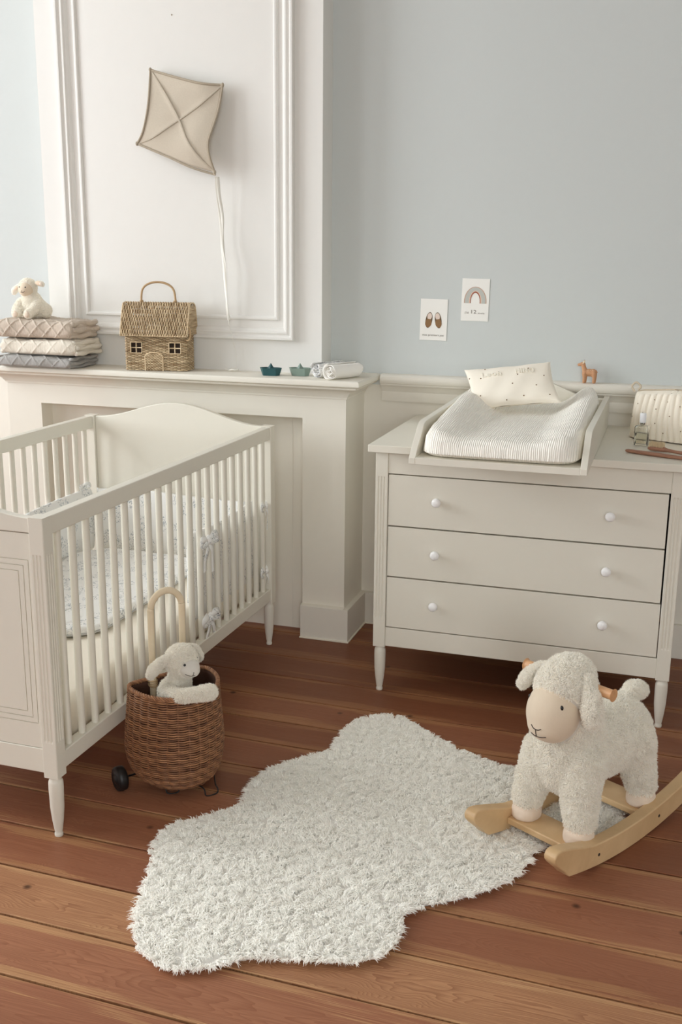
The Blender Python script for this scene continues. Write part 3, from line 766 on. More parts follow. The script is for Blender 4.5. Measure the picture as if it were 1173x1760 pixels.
def make_pad():
    nu, nv = 90, 130
    X0, X1, Y0, Y1 = TX0 + 0.0205, TX1 - 0.0205, TY0 + 0.004, TY1 - 0.022
    us = np.linspace(-1, 1, nu); vs = np.linspace(-1, 1, nv)
    U, Vv = np.meshgrid(us, vs, indexing='ij')
    hx, hy = (X1 - X0) / 2, (Y1 - Y0) / 2; cx, cy = (X0 + X1) / 2, (Y0 + Y1) / 2
    # superelliptic plan so the corners are round and soft
    r = np.maximum(np.abs(U), np.abs(Vv)) + 1e-9; k = (np.abs(U) ** 9 + np.abs(Vv) ** 9 + 1e-12) ** (1 / 9); f = r / k
    X = cx + hx * U * f; Y = cy + hy * Vv * f
    d = 1 - r                                  # 0 at the rim
    wing = np.clip((np.abs(U) - 0.34) / 0.5, 0, 1); wing = wing * wing * (3 - 2 * wing)
    rise = 0.062 * (0.30 + 0.70 * np.clip((Vv + 1) / 1.3, 0, 1)); back = 0.018 * np.clip((Vv - 0.5) / 0.5, 0, 1)
    ht = 0.050 + wing * rise + back + 0.006 * np.exp(-((U - 0.1) ** 2 + (Vv + 0.6) ** 2) * 6)
    ed = np.clip(d / 0.11, 0, 1); ht = ht * np.sqrt(1 - (1 - ed) ** 2)
    low = 0.012 * np.clip(1 - d / 0.05, 0, 1)
    Z = 0.0 + low + ht
    Pq = np.stack([X, Y, Z + 0.872], -1)
    fl = Pq.reshape(-1, 3)
    fl[:, 2] += (0.0035 * noise3(fl * [1, 1, 0.2], 7, 5) + 0.0007 * np.sin(fl[:, 0] * 520 + 8 * noise3(fl * [1, .5, 0], 5, 8))) * np.clip(d.ravel() / 0.1, 0, 1)
    front = np.clip(1 - d.ravel() / 0.22, 0, 1) * (Vv.ravel() < 0)
    fl[:, 1] += 0.0016 * front * np.sin(fl[:, 0] * 520 + 8 * noise3(fl * [1, .5, 0], 5, 8))
    g = G(); grid(fl.reshape(Pq.shape), g)
    B = Pq.copy(); B[..., 2] = 0.8715 + low * 0.95; grid(B, g, flip=True)
    # close the rim
    n = nu * nv; I = np.arange(n).reshape(nu, nv); rim = np.concatenate([I[:, 0], I[-1, 1:], I[-2::-1, -1], I[0, -2:0:-1]])
    r2 = np.roll(rim, -1); g.F.append(np.stack([rim, rim + n, r2 + n, r2], 1)[:, ::-1]); g.Mi.append(np.zeros(len(rim), int))
    return g
obj('muslin_cover', rel(make_pad(), pc), M_muslin, pad, fixn=True)

# ------------------------------------------------------------------ pillow on the changing pad
M_pillow = plain('ivory_cotton_pillow', srgb(241, 234, 220), 0.85, 50, 0.15, 0.015, spec=0.15, sheen=0.15)
M_dot = plain('brown_embroidered_dot', srgb(120, 95, 70), 0.8)
M_emb = plain('raised_ivory_lettering', srgb(232, 226, 212), 0.7)
oc = (-0.51, 3.55, 0.93)
pl = thing('pillow', 'small ivory pillow with brown dots and raised letters leaning on the changing pad', 'pillow', oc)
TL, TR, BL, BR = [np.array(v, float) for v in ((-.680, 3.605, 1.050), (-.388, 3.605, 1.090), (-.624, 3.50, .926), (-.334, 3.51, .966))]
pn_ = np.cross(TR - TL, BL - TL); pn_ /= np.linalg.norm(pn_);  pn_ = pn_ if pn_[1] < 0 else -pn_
def pil(u, v, side=1, off=0.0):
    """u, v in 0..1 from the top left corner"""
    u, v = np.asarray(u, float), np.asarray(v, float)
    a, b = 2 * u - 1, 2 * v - 1
    uu = 0.5 + 0.5 * a * (1 - 0.055 * (1 - b * b)); vv = 0.5 + 0.5 * b * (1 - 0.10 * (1 - a * a))
    B = (TL[None] * ((1-uu)*(1-vv))[..., None] + TR[None] * (uu*(1-vv))[..., None] + BL[None] * ((1-uu)*vv)[..., None] + BR[None] * (uu*vv)[..., None])
    h = 0.034 * np.clip((1 - a**2), 0, 1) ** 0.42 * np.clip((1 - b**2), 0, 1) ** 0.42
    h = h + 0.0015 * np.sin(a * 9 + b * 4) * np.clip(1 - a**4, 0, 1)
    return B + pn_ * (side * h + off)[..., None]
uu, vv = np.meshgrid(np.linspace(0, 1, 60), np.linspace(0, 1, 36), indexing='ij')
g = G(); grid(pil(uu, vv, 1), g); grid(pil(uu, vv, -1), g, flip=True)
g.V = [g.V[0], g.V[1]]
pc_ = obj('pillow_case', rel(g, oc), M_pillow, pl, fixn=True)
g = G()
for k, (cx_, cy_) in enumerate(((293,200),(462,255),(800,200),(685,287),(985,280),(250,330),(108,315),(635,405),(907,405),(262,530),(765,530),(575,582),(1048,490))):
    A_ = np.array([[965, 140], [-105, 465]]); q = np.linalg.solve(A_, np.array([cx_ - 50, cy_ - 190]))
    p_ = pil(np.array([q[0]]), np.array([q[1]]), 1, 0.0004)[0]
    ellipsoid(p_, (0.0024, 0.0012, 0.0024), g=g, nu=8, nv=6)
obj('embroidered_dots', rel(g, oc), M_dot, pc_)
for body, u0, wd, v0 in (('Leon', 0.30, 0.24, 0.265), ('NINO', 0.70, 0.22, 0.25)):
    tv, tf = text_g(body, 0.030, 1.15, 0.0012, 0.0010, 3)
    sc_ = wd / (tv[:, 0].max() - tv[:, 0].min())
    u_ = u0 + tv[:, 0] * sc_; v_ = v0 - tv[:, 1] / 0.16
    P_ = pil(u_, v_, 1, 0.0); P_ = P_ + pn_ * (tv[:, 2:3] + 0.0005)
    g = G(); g.add(P_, tf); obj('lettering', rel(g, oc), M_emb, pc_, smooth=False)

# ------------------------------------------------------------------ quilted toiletry bag
M_bag = plain('ivory_quilted_cotton', srgb(238, 230, 214), 0.85, 90, 0.25, 0.02, spec=0.15, sheen=0.1)
M_cord = plain('taupe_zip_tape', srgb(196, 182, 160), 0.7)
bgc = (-0.108, 3.640, 0.8495); bag = thing('toiletry_bag', 'ivory quilted toiletry bag with small brown dots standing on the right end of the chest', 'toiletry bag', bgc, -0.44)
def bagS(L_, a):
    """point on the bag: L_ metres along, a 0..1 over front, top and back"""
    top = 0.162; e = min(L_, 0.30 - L_); rnd = min(1, (max(e, 0) / 0.028)) ** 0.5 if e < 0.028 else 1
    puff = 0.0075 * abs(math.sin(PI * L_ / 0.0215)) ** 0.6
    s = a * 2 - 1
    if a < 0.46: z = 0.003 + (a / 0.46) * (top - 0.012); y = -0.040 + 0.016 * (a / 0.46) ** 1.6 - 0.010 * math.sin(PI * min(1, a / 0.46)) - puff
    elif a > 0.54: q = (1 - a) / 0.46; z = 0.003 + q * (top - 0.012); y = 0.040 - 0.016 * q ** 1.6 + 0.010 * math.sin(PI * q) + puff
    else: q = (a - 0.46) / 0.08; z = top - 0.012 + 0.012 * math.sin(PI * q); y = -0.024 + 0.048 * q
    yc = y * max(rnd, 0.35); sag = -0.006 * math.cos(L_ * 20)
    zz = z * (1 - 0.045 * (1 - rnd)) + sag * z / top
    return (L_ + 0.010 * (z / top) * (1 if L_ < .15 else -1), yc, zz)
Ls = np.linspace(0, 0.30, 141); As = np.linspace(0, 1, 61)
g = G(); P = np.array([[bagS(l, a) for a in As] for l in Ls]); grid(P, g)
for i in (0, -1): n_ = P.shape[1]; g.F.append((np.arange(n_) + (0 if i == 0 else (len(Ls) - 1) * n_))[None]); g.Mi.append(np.array([0]))
g.add([P[0, 0], P[-1, 0], P[-1, -1], P[0, -1]], [(0, 1, 2, 3)])
bb = obj('quilted_shell', g, M_bag, bag, fixn=True)
g = G()
for L_, a in ((.012, .22), (.030, .36), (.055, .27), (.052, .12), (.078, .05), (.083, .40), (.098, .31), (.103, .17), (.13, .38), (.135, .08), (.035, .06), (.16, .25), (.19, .35), (.20, .12), (.24, .28)):
    p_ = np.array(bagS(L_, a)) + np.array([0, -0.0005, 0]); ellipsoid(p_, (0.0020, 0.001, 0.0020), g=g, nu=8, nv=6)
obj('embroidered_dots', g, M_dot, bb)
g = G(); zt = [bagS(l, 0.5) for l in np.linspace(0.004, 0.296, 40)]
sweep(np.array(zt) + [0, 0, 0.0015], N=(0, 0, 1), ru=0.0018, rv=0.006, sides=6, g=g)
sweep(catmull([(0.004, -.006, .150), (-0.008, -.004, .166), (0.004, 0, .180), (0.02, .003, .168), (0.012, .003, .156)], 6), N=(0, 1, 0), ru=0.001, rv=0.004, sides=6, g=g)
obj('zip_tape', g, M_cord, bag)

# ------------------------------------------------------------------ bottle, brushes
def glass_mat():
    t = NT('clear_glass'); t.b.inputs['Base Color'].default_value = (0.96, 0.97, 0.95, 1); t.b.inputs['Roughness'].default_value = 0.02
    t.b.inputs['Transmission Weight'].default_value = 1.0; t.b.inputs['IOR'].default_value = 1.45; return t.m
M_glass = glass_mat(); M_cap = plain('white_cap', srgb(240, 242, 246), 0.35)
def oil_mat():
    t = NT('pale_oil'); t.b.inputs['Base Color'].default_value = (0.97, 0.94, 0.84, 1); t.b.inputs['Transmission Weight'].default_value = 1.0; t.b.inputs['IOR'].default_value = 1.36; t.b.inputs['Roughness'].default_value = 0.02; return t.m
bt = thing('glass_bottle', 'small square clear glass bottle with a white cap in front of the quilted bag', 'bottle', (-0.070, 3.468, 0.8487), -0.25)
g = G(); h = 0.021
def rr_ring(hx, hy, r, z, n=5):
    pts = []
    for sx, sy, a0 in ((1, 1, 0), (-1, 1, PI/2), (-1, -1, PI), (1, -1, 1.5*PI)):
        for q in np.linspace(0, PI/2, n): pts.append((sx*(hx-r) + r*math.cos(a0+q), sy*(hy-r) + r*math.sin(a0+q), z))
    return pts
rings = [rr_ring(.019, .013, .004, 0), rr_ring(.0215, .0155, .005, .002), rr_ring(.0215, .0155, .005, .058), rr_ring(.020, .014, .006, .062), rr_ring(.009, .009, .0089, .0645), rr_ring(.0075, .0075, .0074, .0655), rr_ring(.0075, .0075, .0074, .072),
         rr_ring(.0055, .0055, .0054, .072), rr_ring(.0055, .0055, .0054, .0645), rr_ring(.018, .012, .0045, .059), rr_ring(.0192, .0132, .0035, .056), rr_ring(.0192, .0132, .0035, .0065), rr_ring(.017, .011, .003, .0055)]
R_ = np.array(rings); grid(R_, g, cv=True, flip=True); n_ = R_.shape[1]
g.F.append(np.arange(n_)[::-1][None]); g.Mi.append(np.array([0])); g.F.append((np.arange(n_) + (len(rings)-1)*n_)[None]); g.Mi.append(np.array([0]))
obj('bottle_body', g, M_glass, bt, fixn=True)
g = G(); R_ = np.array([rr_ring(.0168, .0108, .003, .0062), rr_ring(.0190, .0130, .0034, .0072), rr_ring(.0190, .0130, .0034, .040)]); grid(R_, g, cv=True, flip=True)
g.F.append(np.arange(n_)[::-1][None]); g.Mi.append(np.array([0])); g.F.append((np.arange(n_) + 2*n_)[None]); g.Mi.append(np.array([0]))
obj('oil', g, oil_mat(), bt, fixn=True)
obj('cap', lathe([(.0098, .0725), (.0102, .0735), (.0102, .101), (.0094, .103), (.0, .1032)], 24), M_cap, bt)

def wood_mat(name, c0, c1, scale=60, axis=(1, 12, 12), rough=0.45):
    t = NT(name); v = t.coord('Object', axis); n = t.noise(v, scale / 12, 5, 0.6, 0.5)
    c = t.ramp(n, [(0.3, c0), (0.7, c1)]); t.l(c, t.b.inputs['Base Color']); t.b.inputs['Roughness'].default_value = rough; t.bump(n, 0.08, 0.001); return t.m
M_pear = wood_mat('reddish_pear_wood', srgb(140, 98, 78), srgb(168, 122, 98), 200)
M_bristle = plain('pale_bristles', srgb(220, 202, 168), 0.8)
cb = thing('wooden_brush', 'long reddish wooden brush back lying in front of the bristle brush', 'brush', (-0.112, 3.318, 0.8487), -0.42)
g = G(); P = []
for x, w, hh in ((0, .002, .002), (.003, .006, .004), (.010, .0085, .0055), (.05, .0095, .006), (.10, .0095, .006), (.15, .0085, .006), (.20, .006, .005), (.205, .002, .002)):
    P.append([(x, w * math.cos(a), .0062 + hh * math.sin(a)) for a in np.arange(12)/12*2*PI])
grid(np.array(P), g, cv=True); g.F.append(np.arange(12)[::-1][None]); g.Mi.append(np.array([0])); g.F.append((np.arange(12) + 84)[None]); g.Mi.append(np.array([0]))
obj('wooden_back', g, M_pear, cb, fixn=True)
br = thing('hair_brush', 'wooden baby hair brush lying with its pale bristles up beside the glass bottle', 'brush', (-0.046, 3.372, 0.8487), -0.40)
g = G(); P = []
for x, w, hh, zc in ((0, .002, .002, .010), (.002, .009, .006, .010), (.008, .0135, .0075, .010), (.030, .0145, .008, .010), (.052, .0125, .0075, .010), (.066, .007, .0055, .0085), (.09, .006, .005, .007), (.12, .0075, .005, .006), (.155, .006, .0045, .0055), (.16, .002, .002, .0055)):
    P.append([(x, w * math.cos(a), zc + hh * math.sin(a)) for a in np.arange(14)/14*2*PI])
grid(np.array(P), g, cv=True); g.F.append(np.arange(14)[::-1][None]); g.Mi.append(np.array([0])); g.F.append((np.arange(14) + 126)[None]); g.Mi.append(np.array([0]))
obj('wooden_handle', g, M_pear, br, fixn=True)
g = G(); pts = []
for i in range(11):
    for j in range(6):
        x = 0.006 + i * 0.0043; y = (j - 2.5) * 0.0038
        for q in range(5): pts.append((x + random.gauss(0, .0006), y + random.gauss(0, .0006), 0.016))
pts = np.array(pts); D = np.tile([0, 0, 1.0], (len(pts), 1)) + RNG.normal(size=(len(pts), 3)) * 0.08
tuft_mesh(g, pts, D, D + RNG.normal(size=D.shape) * 0.05, 0.016, 0.0005, np.full(len(pts), .5))
bo = obj('bristles', g, M_bristle, br); bo['kind'] = 'stuff'

# ------------------------------------------------------------------ deer figurine on the chair rail
M_deer = plain('painted_orange_wood', srgb(196, 146, 108), 0.6, 160, 0.1, 0.10); M_spot = plain('cream_paint', srgb(236, 220, 192), 0.6); M_blk = plain('black_paint', srgb(34, 28, 24), 0.5)
dd = (-0.272, 3.818, 1.0000)
deer = thing('deer_figurine', 'tiny painted wooden deer with cream spots standing on the chair rail', 'figurine', dd)
g = G()
ellipsoid((0.000, 0, .036), (.0225, .0100, .0135), g=g); ellipsoid((.013, 0, .035), (.0125, .0105, .0150), g=g); ellipsoid((-.014, 0, .036), (.0115, .0100, .0145), g=g)
for x, y in ((-.017, -.004), (-.014, .0045), (.017, -.004), (.019, .0045)): limb([(x, y, .032, .0082), (x + .001, y, .018, .0060), (x, y, .004, .0055)], g, 6)
limb([(-.016, 0, .042, .0095), (-.020, 0, .054, .0080), (-.022, 0, .063, .0074)], g, 5); ellipsoid((-.025, 0, .065), (.0100, .0072, .0076), g=g); limb([(-.028, 0, .064, .0062), (-.038, 0, .0625, .0050)], g, 4)
limb([(.023, 0, .043, .003), (.027, 0, .038, .002)], g, 3)
V, F = fuse(g, 0.0012, 3, 0.5); g = G().add(V, F); db = obj('body', g, M_deer, deer)
for x, y in ((-.017, -.004), (-.014, .0045), (.017, -.004), (.019, .0045)): obj('hoof', ellipsoid((x, y, .003), (.0048, .0046, .0030), nu=12, nv=8), M_blk, db)
for sy in (-1, 1):
    obj('ear', ellipsoid((-.0205, sy * .006, .073), (.0030, .0036, .0085), (sy * 0.6, 0.45, 0), 10, 8), M_spot, db)
g = G()
for sy in (-1, 1): limb([(-.022, sy * .0028, .070, .0012), (-.020, sy * .0035, .079, .0010)], g, 4)
obj('antlers', g, M_blk, db)
obj('nose', ellipsoid((-.0412, 0, .0632), (.0016, .002, .0014), nu=8, nv=6), M_blk, db)
g = G()
for x, z in ((-.008, .044), (-.002, .045), (.004, .0445), (.010, .045), (.016, .044), (-.005, .040), (.002, .040), (.009, .0395), (.016, .038), (.013, .034), (.006, .035)):
    ellipsoid((x, -.0085 + abs(z - .036) * .12, z), (.0011, .0012, .0014), g=g, nu=8, nv=6)
obj('spots', g, M_spot, db)
g = G(); ellipsoid((-.0285, -.0050, .0665), (.0012, .001, .0012), g=g, nu=8, nv=6); obj('eye', g, M_blk, db)

# ------------------------------------------------------------------ two cards on the wall
M_paper = plain('white_card', srgb(240, 239, 234), 0.7, 80, 0.02, 0.01); M_ink = plain('grey_ink', srgb(120, 112, 104), 0.8)
def card(label, cx_, cz_, w, h_, tilt, build):
    t = thing('postcard', label, 'card', (cx_, WY - 0.0012, cz_), 0); t.rotation_euler = (0, tilt, 0)
    box_ = box(-w/2, w/2, -0.0006, 0.0006, -h_/2, h_/2); obj('card_sheet', box_, M_paper, t, smooth=False); build(t); return t
def flat(pts, y=-0.0010, g=None, th=0.0006): return prism(pts, y, y + th, g)
def txt(t, body, size, x, z, sp=1.0, wid=None):
    tv, tf = text_g(body, size, sp, 0.0002, 0, 2)
    s_ = 1 if wid is None else wid / (tv[:, 0].max() - tv[:, 0].min())
    P_ = np.stack([tv[:, 0] * s_ + x, -0.0009 - tv[:, 2], tv[:, 1] + z], 1); g = G(); g.add(P_, tf); obj('writing', g, M_ink, t, smooth=False)
M_sh1 = plain('brown_print', srgb(140, 106, 70), 0.8, 300, 0, 0.15); M_sh2 = plain('pale_lining_print', srgb(226, 208, 196), 0.8); M_sh3 = plain('dark_brown_print', srgb(104, 84, 62), 0.8)
def shoes(t):
    for sx in (-1, 1):
        def el(cx0, cz0, rx, rz, a): return [(cx0 + rx*math.cos(q)*math.cos(a) - rz*math.sin(q)*math.sin(a), cz0 + rx*math.cos(q)*math.sin(a) + rz*math.sin(q)*math.cos(a)) for q in np.arange(28)/28*2*PI]
        g = G(); flat(el(sx * .0175, -.0015, .0125, .0290, sx * -.16 * -1 * 1), g=g)
        obj('shoe_outline', g, M_sh3, t, smooth=False)
        g = G(); flat(el(sx * .0150, .0120, .0085, .0125, sx * .16), -.0014, g); obj('shoe_lining', g, M_sh2, t, smooth=False)
        g = G(); flat(el(sx * .0192, -.0125, .0118, .0155, sx * .16), -.0016, g); obj('shoe_toe', g, M_sh1, t, smooth=False)
    txt(t, 'mes premiers pas', 0.0105, 0, -.056, 1.0, 0.080)
card('white card with a pair of brown baby shoes, lower left of the two wall cards', -0.847, 1.203, 0.101, 0.150, 0.012, shoes)
M_r = [plain('rust_print', srgb(160, 96, 76), 0.8), plain('blush_print', srgb(224, 196, 176), 0.8), plain('mist_print', srgb(190, 192, 186), 0.8), plain('tan_print', srgb(196, 166, 148), 0.8)]
def rainbow(t):
    z0 = -.012
    for r0, r1, m in ((.0165, .0195, 0), (.0195, .0228, 1), (.0228, .0375, 2), (.0375, .0410, 3)):
        up_ = 1.36 if r1 < .023 else 1.36 - (r1 - .0195) * 2.5
        a = np.linspace(0, PI, 33)
        k0 = 1.62 if r0 < .023 else 1.62 - (r0 - .0228) * 5; k1 = 1.62 if r1 < .0235 else 1.62 - (r1 - .0228) * 10
        k0, k1 = {0: (1.95, 1.95), 1: (1.95, 1.75), 2: (1.75, 1.42), 3: (1.42, 1.36)}[m]
        pts = [(r1*math.cos(q), z0 + .006 + r1*k1*math.sin(q) * .95) for q in a] + [(-r1, z0), (-r0, z0)] + [(r0*math.cos(q), z0 + .006 + r0*k0*math.sin(q) * .95) for q in a[::-1]] + [(r0, z0), (r1, z0)]
        pts = [(r1, z0)] + [(r1*math.cos(q), z0 + .006 + r1*k1*math.sin(q) * .95) for q in a] + [(-r1, z0), (-r0, z0)] + [(r0*math.cos(q), z0 + .006 + r0*k0*math.sin(q) * .95) for q in a[::-1]] + [(r0, z0)]
        g = G(); V_ = [(x, -0.0011, z) for x, z in pts]; n_ = len(V_)
        # strip of quads between the outer and inner outlines
        out = pts[:35]; inn = pts[35:][::-1]
        P = np.array([[(x, -0.0011, z) for x, z in out], [(x, -0.0011, z) for x, z in inn]]); P2 = P + [0, .0004, 0]
        grid(P, g, flip=True); grid(P2, g)
        obj('arc', g, M_r[m], t, smooth=False)
    txt(t, "j'ai", 0.0100, -.029, -.046, 1.0, 0.014); txt(t, '12', 0.0185, -.005, -.043, 1.0, 0.019); txt(t, 'mois', 0.0095, .024, -.047, 1.0, 0.024)
card('white card with a brown and grey rainbow, upper right of the two wall cards', -0.695, 1.278, 0.100, 0.151, 0.010, rainbow)

# ------------------------------------------------------------------ kite hung on the panel
M_linen = plain('beige_linen', srgb(200, 190, 174), 0.9, 220, 0.2, 0.06, spec=0.1); M_hem = plain('taupe_linen_hem', srgb(174, 163, 146), 0.9, 200, 0.2, 0.06, spec=0.1)
M_sleeve = plain('linen_stick_sleeve', srgb(188, 178, 162), 0.9, 200, 0.2, 0.06, spec=0.1); M_stick = plain('pale_kite_stick', srgb(198, 184, 160), 0.6); M_ribbon = plain('white_ribbon', srgb(236, 234, 226), 0.7, 60, 0.1, 0.01)
kc = (-1.78, 3.69, 1.908)
kite = thing('kite', 'beige linen kite with a long white ribbon tail hanging on the white panel', 'kite', kc)
def kp(x, z, y): s_ = y / 3.68; return (x * s_, y, 1.4434 + (z - 1.4434) * s_)
eTR = catmull([kp(-1.884, 2.076, 3.715), kp(-1.79, 2.049, 3.700), kp(-1.687, 2.024, 3.690), kp(-1.601, 2.015, 3.705)], 8)
eRB = catmull([kp(-1.601, 2.015, 3.705), kp(-1.617, 1.940, 3.695), kp(-1.643, 1.873, 3.680), kp(-1.662, 1.822, 3.670), kp(-1.657, 1.772, 3.672), kp(-1.635, 1.711, 3.690)], 5)[:25]
eLB = catmull([kp(-1.948, 1.824, 3.690), kp(-1.822, 1.775, 3.682), kp(-1.729, 1.737, 3.680), kp(-1.635, 1.711, 3.690)], 8)
eTL = catmull([kp(-1.884, 2.076, 3.715), kp(-1.898, 1.958, 3.690), kp(-1.922, 1.868, 3.682), kp(-1.948, 1.824, 3.690)], 8)
def resamp(P, n): d = np.concatenate([[0], np.cumsum(np.linalg.norm(np.diff(P, axis=0), axis=1))]); s = np.linspace(0, d[-1], n); return np.stack([np.interp(s, d, P[:, i]) for i in range(3)], 1)
nK = 33
a_, b_, c_, d_ = resamp(eTR, nK), resamp(eRB, nK), resamp(eLB, nK), resamp(eTL, nK)     # top: T->R, right: R->B, bottom: L->B, left: T->L
P = np.zeros((nK, nK, 3))
for i in range(nK):
    for j in range(nK):
        u, v = i / (nK - 1), j / (nK - 1)
        P[i, j] = (1-v)*a_[i] + v*c_[i] + (1-u)*d_[j] + u*b_[j] - ((1-u)*(1-v)*a_[0] + u*(1-v)*a_[-1] + (1-u)*v*c_[0] + u*v*c_[-1])
        f1 = math.exp(-((u - v) / 0.035) ** 2); f2 = math.exp(-((u + v - 1) / 0.035) ** 2)
        q = math.sin(PI*u) * math.sin(PI*v)
        P[i, j, 1] += 0.010 * q - 0.0040 * max(f1, f2) * min(1, q * 3) + 0.003 * math.sin(u*9 + v*5) * q
g = grid(P); obj('sail', rel(g, kc), M_linen, kite, solid=0.001)
for e in (eTR, eRB, eLB, eTL):
    obj('hem', rel(sweep(resamp(e, 30) + [0, -0.001, 0], 0.0042, 8), kc), M_hem, kite)
dT = P[0, 0]; dB = P[-1, -1]; dR = P[-1, 0]; dL = P[0, -1]
diag1 = np.array([P[i, i] for i in range(nK)]) + [0, -0.0008, 0]; diag2 = np.array([P[nK-1-i, i] for i in range(nK)]) + [0, -0.0004, 0]
obj('cross_stick', rel(sweep(diag1, N=(0, 1, 0), ru=0.0014, rv=0.0042, sides=8), kc), M_sleeve, kite); obj('cross_stick', rel(sweep(diag2, N=(0, 1, 0), ru=0.0014, rv=0.0036, sides=8), kc), M_sleeve, kite)
for q in (dT, dR, dL, dB): obj('corner_knot', rel(ellipsoid(q + [0, -0.002, 0], (.006, .006, .008), nu=10, nv=8), kc), M_hem, kite)
for k, (dx, w) in enumerate(((0, .0052), (.006, .0045))):
    T_ = catmull([(-1.637 + dx, 3.690, 1.704), (-1.634 + dx, 3.692, 1.64), (-1.628 + dx*1.2, 3.702, 1.56), (-1.622 - dx*.3, 3.700, 1.466), (-1.614 + dx*.8, 3.694, 1.39), (-1.612 + dx, 3.697, 1.318), (-1.607 - dx*.2, 3.700, 1.24), (-1.602, 3.703, 1.168 + .02*k)], 8)
    n_ = len(T_); tw = np.stack([np.cos(np.linspace(0, 3 + 2*k, n_)) , -np.abs(np.sin(np.linspace(0.5, 3 + k, n_))) - .4, np.zeros(n_)], 1)
    obj('ribbon', rel(sweep(T_, N=tw, ru=0.0008, rv=w * 1.5, sides=6), kc), M_ribbon, kite)
sg_ = catmull([(-1.602, 3.704, 1.168), (-1.592, 3.712, 1.12), (-1.583, 3.716, 1.07), (-1.578, 3.712, 1.03), (-1.585, 3.705, 1.003)], 8)
obj('string', rel(sweep(sg_, 0.0007, 5), kc), M_ribbon, kite)
g = G(); a = np.linspace(0, 2 * PI * 4, 90)
sweep(np.stack([-1.585 + (.017 + .003*np.sin(a*.7))*np.cos(a), 3.700 + .010*np.sin(a), 1.0015 + .0014*a/6.28 + .001*np.sin(a*3)], 1), 0.0011, 5, g=g)
sweep(catmull([(-1.600, 3.70, 1.002), (-1.615, 3.695, 1.004), (-1.622, 3.702, 1.008), (-1.612, 3.708, 1.003)], 6), 0.001, 5, g=g)
obj('string_coil', rel(g, kc), M_ribbon, kite)
# little nail hole high on the panel
g = lathe([(0.0, 0), (.0024, .0), (.0026, .0012), (.0, .002)], 10); V_ = g.V[0]; g.V[0] = np.stack([V_[:, 0] - 1.822, BY - V_[:, 2], V_[:, 1] + 2.268], 1)
tag(obj('nail', g, M_hem), 'tiny nail in the white panel high above the kite', 'nail')

# ------------------------------------------------------------------ paper-boat shaped toys
def boat(label, x, y, rz, m, s=1.0):
    t = thing('toy_boat', label, 'toy boat', (x, y, MZ + 0.0004), rz, 'folded boat toys on the shelf')
    L_, W_, H_ = .043 * s, .021 * s, .029 * s
    # hull: keel rectangle below, pointed deck line above
    bot = [(-.033*s, 0, 0), (-.024*s, -.016*s, 0), (.024*s, -.016*s, 0), (.033*s, 0, 0), (.024*s, .016*s, 0), (-.024*s, .016*s, 0)]
    top = [(-L_, 0, H_*1.0), (-.026*s, -W_*1.15, H_*.96), (.026*s, -W_*1.15, H_*.96), (L_, 0, H_*1.0), (.026*s, W_*1.15, H_*.96), (-.026*s, W_*1.15, H_*.96)]
    inn = [(x_*.90, y_*.86, z_ - .0002) for x_, y_, z_ in top]; inb = [(x_*.72, y_*.7, .006) for x_, y_, z_ in top]
    V_ = bot + top + inn + inb; F_ = [(5, 4, 3, 2, 1, 0), (18, 19, 20, 21, 22, 23)]
    for a in (0, 6, 12):
        for i in range(6): j = (i + 1) % 6; F_.append((a+i, a+j, a+6+j, a+6+i))
    g = G(); g.add(V_, F_); obj('hull', g, m, t, smooth=False, bevel=0.0006, fixn=True)
    g = G(); g.add([(-.015*s, 0, .006), (0, -.011*s, .006), (.015*s, 0, .006), (0, .011*s, .006), (0, 0, .046*s), (-.016*s, 0, .022*s), (.016*s, 0, .022*s), (0, -.012*s, .022*s), (0, .012*s, .022*s)],
          [(0, 1, 7, 5), (1, 2, 6, 7), (2, 3, 8, 6), (3, 0, 5, 8), (5, 7, 4), (7, 6, 4), (6, 8, 4), (8, 5, 4)])
    obj('peak', g, m, t, smooth=False, bevel=0.0005, fixn=True); return t
M_teal = plain('dark_teal_rubber', srgb(36, 84, 88), 0.5, 40, 0.03, 0.05); M_sage = plain('sage_grey_rubber', srgb(130, 150, 140), 0.5, 40, 0.03, 0.05)
boat('dark teal folded boat toy on the shelf, left of the sage one', -1.405, 3.628, 0.05, M_teal)
boat('sage grey folded boat toy between the teal boat and the rolled cloths', -1.302, 3.660, 0.0, M_sage, 1.02)

